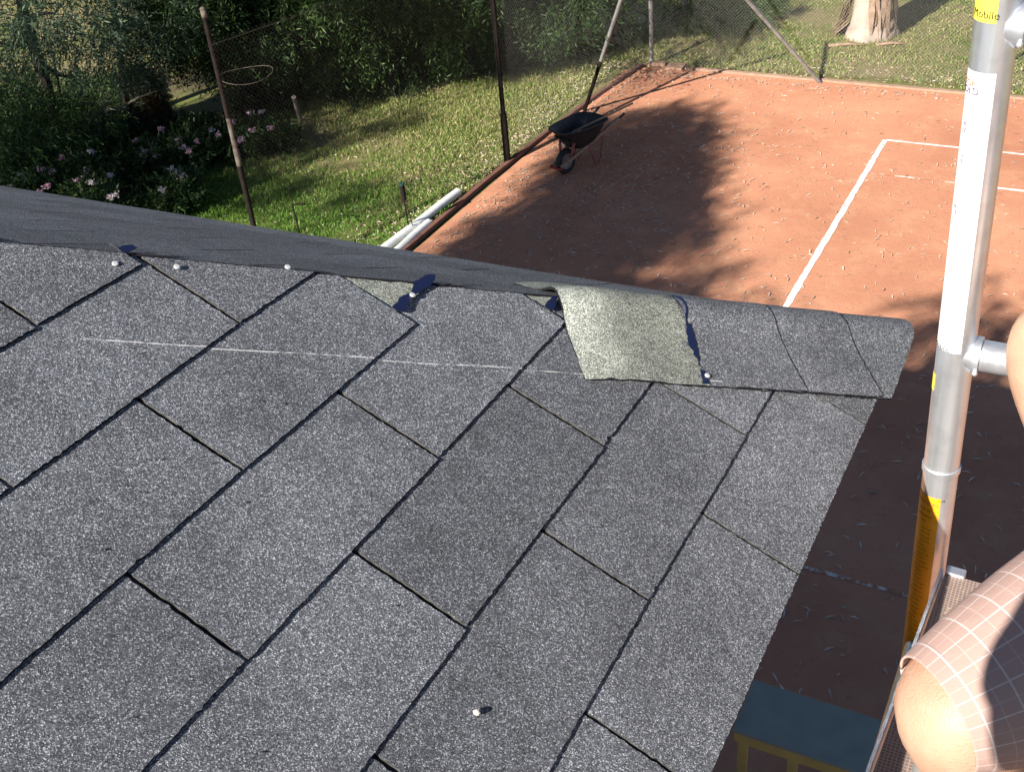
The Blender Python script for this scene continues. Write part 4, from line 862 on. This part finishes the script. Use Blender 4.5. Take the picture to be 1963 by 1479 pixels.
plant('willowy_shrub', g(60, 330), [cl(40, 240, .9, (.8, .8, .7)), cl(110, 250, .8, (.7, .7, .6)), cl(10, 280, .8, (.8, .8, .6)), cl(160, 230, .8, (.6, .6, .5)), cl(20, 200, 1.4, (.7, .7, .5))], 'straggly shrub with long leaves at the left picture edge', 'shrub', None, 'leaf_mid', 1000, .3, (.13, .024), trunk=.03)
plant('rusty_bush', g(288, 228), [cl(288, 190, .55, (.3, .3, .45)), cl(278, 165, .9, (.3, .3, .35)), cl(298, 208, .3, (.25, .25, .25))], 'small rusty brown bush left of the sunlit gap', 'shrub', None, 'leaf_rust', 900, .2, (.09, .02), trunk=.03)
plant('shade_shrub', g(1060, 55), [cl(1060, 0, 1.2, (1.6, 1.3, 1.2)), cl(1010, 0, 1.4, (1.4, 1.2, 1.2)), cl(1120, -10, 1.2, (1.2, 1., 1.1)), cl(1060, -60, 2.6, (1.7, 1.5, 1.2))], 'very dark shrub behind the bright chain link mesh', 'shrub', None, 'leaf_dark', 4200, .32, (.11, .024))
plant('fallen_bough', g(1370, 40), [cl(1340, 25, .35, (.7, .6, .35)), cl(1400, 20, .4, (.8, .7, .4)), cl(1440, 0, .5, (.7, .7, .45)), cl(1290, 35, .3, (.5, .5, .3)), cl(1370, -25, .6, (1.1, .9, .5))], 'low green brown fallen bough on the grass beyond the far fence', 'bough', None, 'leaf_mid', 1600, .3, (.11, .018), trunk=.05, crown='leaves')
# bare arching branch
mb = MB(); pts = [at(168, 250, .1), at(180, 222, .55), at(205, 210, .75), at(232, 208, .7), at(262, 188, 1.0), at(300, 175, 1.2)]; mb.tube(pts, [.045, .04, .036, .032, .02, .01], 7); mb.tube([pts[3], at(255, 222, .35)], [.02, .008], 6)
tag(mb.build('bare_branch', noisy('grey_bare_wood', (.30, .25, .18), (.2, .16, .12), 20, .9), smooth=True, origin=pts[0]), 'bare grey arching branch among the shrubs at left', 'branch')
mb = MB(); mb.tube([at(100, 100, 2.), at(118, 190, 1.)], [.02, .025], 6); mb.tube([at(112, 235, .7), at(150, 280, .05)], .03, 6)
tag(mb.build('dead_stem', noisy('pale_dead_wood', (.25, .19, .14), (.17, .12, .09), 20, .9), smooth=True), 'thin dead stems leaning below the dark leaning tree', 'branch')
# far trees behind, hint of background beyond the frame top
for i, (x, y, lab) in enumerate([(-31, 33, 'tall gum tree far behind the left shrubs'), (-22, 40, 'tall gum tree far behind the middle of the shrub row'), (-6, 46, 'tall gum tree far behind the gum stump trunk')]):
    plant('gum_tree', (x, y, 0), [((x + dx, y + dy, z), (2.4, 2.4, 1.7)) for dx, dy, z in ((0, 0, 11), (2, 1, 9.5), (-2, 1, 9), (1, -2, 8.5))], lab, 'tree', 'tall gum trees beyond the court', 'leaf_mid', 1500, .5, (.2, .04), trunk=.3, barkm='gumbark')
# gum trunk at top right
tb_ = at(1668, 66, 0); tt = tb_ + np.array([-.3, .1, 9.]); gt = empty('gum_tree', tuple(tb_), 'pale gum trunk with shredded peeling bark beyond the far fence', 'tree', 'tall gum trees beyond the court')
mb = MB(); pts = []; rs = []
for t in np.linspace(0, 1, 26):
    z = t ** 1.4 * 9; pts.append(tb_ + (tt - tb_) * (z / 9) + np.array([0, 0, -.12 if t == 0 else 0])); rs.append(.37 + .24 * math.exp(-z / .28) - .012 * z)
mb.tube(pts, rs, 28); o = mb.build('trunk', M['gumbark'], gt, smooth=True)
for v in o.data.vertices:
    an = math.atan2(v.co.y, v.co.x); z = v.co.z; k = 1 + .07 * math.sin(3 * an + 1) * math.exp(-z * 1.2) + .05 * math.sin(7 * an + z * 2) * math.exp(-z) + .02 * math.sin(11 * an + z * 5); c_ = (tt - tb_) * (z / 9)
    v.co.x = c_[0] + (v.co.x - c_[0]) * k; v.co.y = c_[1] + (v.co.y - c_[1]) * k
mb = MB(); rr = random.Random(3)
for i in range(150):
    an = rr.uniform(-1.45, .5) if i % 4 else rr.uniform(-3.3, -2.6); z0 = rr.uniform(0, 1.9); ln = rr.uniform(.25, .8) * (1 if i % 4 else .6); z0 *= (1 if i % 4 else .25); r0 = .37 + .26 * math.exp(-z0 / .28) + .03; r1 = .37 + .26 * math.exp(-(z0 + ln) / .28) + .0
    if an < -2.3: ln *= .5; r0 += .35 * rr.random()
    a_ = tb_ + np.array([math.cos(an) * r0, math.sin(an) * r0, max(z0 - .1, 0)]); an2 = an + rr.uniform(-.1, .1); b_ = tb_ + np.array([math.cos(an2) * (r1 + .02), math.sin(an2) * (r1 + .02), z0 + ln]) + (tt - tb_) * ((z0 + ln) / 9)
    wd = rr.uniform(.02, .07); sdv = np.array([-math.sin(an), math.cos(an), 0]) * wd; mid = (a_ + b_) / 2 + np.array([math.cos(an), math.sin(an), 0]) * rr.uniform(0, .06)
    mb.add([a_ - sdv * .3, a_ + sdv * .3, mid - sdv, mid + sdv, b_ - sdv * .6, b_ + sdv * .6], [(0, 1, 3, 2), (2, 3, 5, 4)])
mb.build('peeling_bark', M['shred'], gt)
cs_ = [((tb_[0] + dx, tb_[1] + dy, z), (2.6, 2.6, 1.8)) for dx, dy, z in ((0, 0, 12), (2, 1, 11), (-2, 1, 10.5), (.5, -1.5, 10))]
mb = MB(); [limb(mb, tt - np.array([0, 0, .5]), c, .25, .06) for c, r in cs_]; mb.build('limb', M['gumbark'], gt, smooth=True)
quads(*sprigs(cs_, 1500, 9, .5, (.2, .04)), 'crown', M['leaf_mid'], gt, origin=tb_)
# fallen sticks by it
for a_, b_, lab in (((1588, 88), (1658, 86), 'long pale stick on the grass in front of the gum trunk'), ((1680, 86), (1735, 84), 'short pale stick on the grass right of the gum trunk base')):
    p, q = at(*a_, .03), at(*b_, .03); mb = MB(); mb.tube([p, (p + q) / 2 + np.array([0, .05, .01]), q], [.03, .035, .02], 7); tag(mb.build('stick', M['shred'], origin=p, smooth=True), lab, 'stick', 'sticks on the grass')

# ---- trees outside the picture whose crowns throw the shade seen on court and lawn
HS = 11.
def src(px, py, h): p = at(px, py, 0); return p - np.array([math.cos(AZ), math.sin(AZ), 0]) * h / math.tan(EL) + np.array([0, 0, h])
shade = [
 # court
 [(1275, 228, .55), (1330, 232, .45), (1215, 245, .6), (1245, 285, .7), (1165, 290, .65), (1290, 310, .6), (1225, 345, .8), (1150, 360, .8), (1290, 385, .6), (1230, 430, .8), (1320, 440, .42), (1120, 430, .8), (1010, 440, .7), (1170, 480, .6), (1060, 485, .8), (960, 470, .7), (1345, 535, .35), (1250, 525, .5), (1380, 255, .3)],
 [(1850, 635, .75), (1910, 640, .5), (1790, 650, .4), (1440, 560, .25), (1560, 615, .3)],
 # lawn
 [(630, 256, .35), (690, 245, .36), (750, 234, .34), (808, 223, .3), (500, 300, .6), (455, 345, .6), (530, 372, .45), (600, 330, .42), (570, 290, .4), (680, 368, .3), (740, 352, .28), (790, 372, .22), (520, 255, .5), (400, 300, .8), (330, 330, 1.), (830, 140, .5), (1010, 120, .7), (1090, 100, .8), (1180, 75, .6)],
 # shrubs
 [(230, 300, 1.3), (130, 330, 1.2), (40, 330, 1.3), (460, 262, .6), (560, 190, .9), (610, 130, .6), (730, 110, .7), (840, 90, .5), (560, 100, .9), (670, 40, 1.), (800, 20, 1.), (970, 40, 1.1), (490, 110, 1.1), (150, 230, .8)],
 [(1060, 20, 1.6), (1140, 0, 1.5), (1010, -40, 1.7), (1370, 15, .8), (1440, 5, .7), (1300, 30, .6), (560, 0, 2.2), (430, 0, 1.5), (700, -80, 1.5), (880, -80, 1.5)]]
LIT = [(370, 195), (330, 190), (405, 180), (860, 310), (640, 440), (900, 250), (700, 195)]
tr_lab = ['tall gum tree beside the house that shades the court', 'gum tree behind the house roof', 'tall gum tree beside the house that shades the lawn', 'tall dense gum tree shading the flower bed', 'large gum tree shading the shrub row']
for gi, cls in enumerate(shade):
    h0 = (11, 11.5, 11.5, 12.5, 13.5)[gi]; clumps = []
    for j, (px, py, r) in enumerate(cls):
        if gi in (2, 3, 4) and any((lambda d: abs(d @ np.array([-math.sin(AZ), math.cos(AZ)])) < r * 1.0 + .1 and abs(d @ np.array([math.cos(AZ), math.sin(AZ)])) < r * 1.6 + .2)((at(px, py, 0) - at(*q_, 0))[:2]) for q_ in LIT): continue
        hh = h0 + ((j * 37) % 7 - 3) * .35; p = src(px, py, hh); k_ = 1.25 if gi == 0 else 1.1; clumps.append((p, (r * k_, r * k_, r * .8)))
    cen = np.mean([c for c, r in clumps], axis=0); base = np.array([cen[0] - (.8 if gi != 1 else 3.4), cen[1] - 1.0, 0]); 
    o = empty('gum_tree', tuple(base), tr_lab[gi] , 'tree', 'tall gum trees around the house'); mb = MB(); fork = np.array([cen[0], cen[1], h0 * .62]); limb(mb, base - np.array([0, 0, .1]), fork, .32, .22, .03, 8, 12)
    for c, r in clumps: limb(mb, fork + (base - fork) * random.uniform(0, .2), c, .07, .02, .06)
    mb.build('trunk', M['gumbark'], o, smooth=True); area = sum(r[0] ** 2 for c, r in clumps); n = int(area * (420 if gi == 0 else 230))
    quads(*sprigs(clumps, n, 8, .45, (.17, .042), .7, .1), 'crown', M['leaf_mid'], o, origin=base)

# ------------------------------------------------------------------ flower bed
fl = [[(175, 292), (120, 303), (165, 328)], [(310, 248), (345, 270), (350, 282), (378, 270), (362, 290)], [(262, 270), (275, 293), (298, 298)], [(40, 335), (78, 326), (100, 330)], [(90, 357), (75, 367), (50, 370), (20, 360)], [(210, 380), (222, 374), (212, 336)], [(338, 332), (328, 325), (348, 338), (310, 364)], [(445, 235), (462, 268), (405, 250), (418, 258)], [(478, 217), (500, 215), (484, 250), (520, 245)], [(175, 350), (150, 345)]]
names_ = ['beside the bare arching branch', 'nearest the rusty bush', 'in the middle of the bed', 'at the left picture edge', 'half hidden by the roof edge at left', 'low by the roof edge', 'standing forward of the bed', 'just left of the leaning fence post', 'just right of the leaning fence post', 'between the roof edge and the dark tree']
for i, cl_ in enumerate(fl):
    c = np.mean([at(px, py, .6) for px, py in cl_], axis=0); base = np.array([c[0], c[1], 0.])
    o = empty('flowering_shrub', tuple(base), 'flowering shrub with pink and white heads ' + names_[i], 'shrub', 'pink flowering shrubs in the garden bed')
    clumps = [(base + np.array([random.uniform(-.35, .35), random.uniform(-.35, .35), random.uniform(.25, .42)]), (.40, .40, .26)) for _ in range(4)]
    quads(*sprigs(clumps, 420, 6, .16, (.10, .035), .1, .3), 'foliage', M['leaf_dark'], o, origin=base)
    for j, (px, py) in enumerate(cl_):
        p = at(px, py, .62); n = 46; cc = p + rand_unit(n) * np.array([.085, .085, .05]) * (.15 + .85 * RNG.random((n, 1))) * random.uniform(.75, 1.25); q = quads(cc, rand_unit(n) + np.array([0, 0, .3]), np.full(n, .045), np.full(n, .036), 'flower_head', M['petal_pale' if (i + j) % 3 == 0 or i in (5, 6) else 'petal'], o, origin=base)
# undergrowth: low plants filling the bed
n = 16000; xy = []
while len(xy) < n:
    px, py = random.uniform(-40, 560), random.uniform(150, 400)
    if py < 150 + 0.0 * px or py > 470 - .30 * px or (px > 440 and py > 300): continue
    if 300 < px < 440 and 140 < py < 235: continue
    if px > 290 and py > 330 - (px - 290) * .35: continue
    xy.append(at(px, py, 0)[:2])
xy = np.array(xy); cent = np.c_[xy, RNG.random(n) * .22]; ax = RNG.normal(size=(n, 3)) * .6 + np.array([0, 0, .8])
tag(quads(cent, ax, .08 + .16 * RNG.random(n), .02 + .03 * RNG.random(n), 'undergrowth', M['leaf_dark']), kind='stuff')
# ------------------------------------------------------------------ grass and leaf litter
def scatter(n, fn):
    out = []
    while len(out) < n:
        p = fn()
        if p is not None: out.append(p)
    return np.array(out)
def nz(x, y, s): return .5 + .25 * (math.sin(x * s + 1.7 * math.sin(y * s * .7)) + math.sin(y * s * 1.3 + 1.1 * math.sin(x * s * .9 + 2)))
def left_lawn():
    y = random.uniform(11.5, 24); x = -9.55 - abs(random.uniform(0, 9)) * (1 if random.random() < .8 else 1.)
    if x > -9.52: return None
    q = RC.T @ (np.array([x, y, 0]) - CAM); px, py = q[0] / q[2] * F + CX, q[1] / q[2] * F + CY
    if px < 330 or py < -20 or py > 520 or (px < 560 and py < 250): return None
    if nz(x, y, 1.1) * .6 + nz(x, y, 3.7) * .4 < random.uniform(.05, .7): return None
    return (x, y)
xy = scatter(80000, left_lawn); n = len(xy); cent = np.c_[xy, np.full(n, -.01)]; ax = RNG.normal(size=(n, 3)) * .45 + np.array([0, 0, .9])
gl = [(cent, ax, .05 + .07 * RNG.random(n), .010 + .008 * RNG.random(n))]
def far_lawn():
    y = 22.15 + abs(random.gauss(0, 5)); x = random.uniform(-16, 4)
    if y > 36 or nz(x, y, .9) * .6 + nz(x, y, 3.1) * .4 < random.uniform(.25, .75): return None
    return (x, y)
xy = scatter(42000, far_lawn); n = len(xy); gl.append((np.c_[xy, np.full(n, -.01)], RNG.normal(size=(n, 3)) * .5 + np.array([0, 0, .8]), .05 + .06 * RNG.random(n), .012 + .01 * RNG.random(n)))
leafmat('grass_green', [(.06, .15, .015), (.10, .23, .025), (.15, .30, .04), (.20, .32, .06)])
al = [np.concatenate([a_[i] for a_ in gl]) for i in range(4)]; grn = (al[0][:, 1] + RNG.normal(size=len(al[0])) * 1.2 < 15.2)
tag(quads(*[x[~grn] for x in al], 'grass', M['grass_blade']), kind='stuff'); tag(quads(*[x[grn] for x in al], 'lush_grass', M['grass_green']), kind='stuff')
# leaf litter on clay: curved pale gum leaves
def litter():
    r = random.random()
    if r < .55: x, y = random.uniform(-9.2, 4), random.uniform(6.5, 21.8)
    elif r < .8: x, y = random.gauss(-7.4, 1.2), random.gauss(16.8, 2.2)
    elif r < .9: x, y = -9.1 + abs(random.gauss(0, .35)), random.uniform(12, 21.8)
    else: x, y = random.uniform(-8.5, 4), 21.75 - abs(random.gauss(0, .25))
    if not (-9.3 < x < 5 and 5 < y < 21.8): return None
    return (x, y)
xy = scatter(4600, litter); n = len(xy); ax = np.c_[RNG.normal(size=(n, 2)), np.zeros(n)]
nrm = np.c_[RNG.normal(size=(n, 2)) * .12, np.ones(n)]
tag(quads(np.c_[xy, np.full(n, .019) + .006 * RNG.random(n)], ax, .05 + .10 * RNG.random(n), .012 + .016 * RNG.random(n), 'leaf_litter', M['dry_leaf'], bend=.22, normals=nrm), kind='stuff')
def litter2():
    r = random.random()
    if r < .5: return (-9.55 - abs(random.gauss(0, .5)), random.uniform(12, 22))
    if r < .75: return (random.uniform(-9, 4), 22.1 + abs(random.gauss(0, .7)))
    return (random.uniform(-16, -9.6), random.uniform(12.5, 26))
xy = scatter(4600, litter2); n = len(xy); ax = np.c_[RNG.normal(size=(n, 2)), RNG.normal(size=n) * .2]
tag(quads(np.c_[xy, np.full(n, .01) + .03 * RNG.random(n)], ax, .04 + .06 * RNG.random(n), .010 + .012 * RNG.random(n), 'lawn_litter', M['dry_leaf'], bend=.2), kind='stuff')
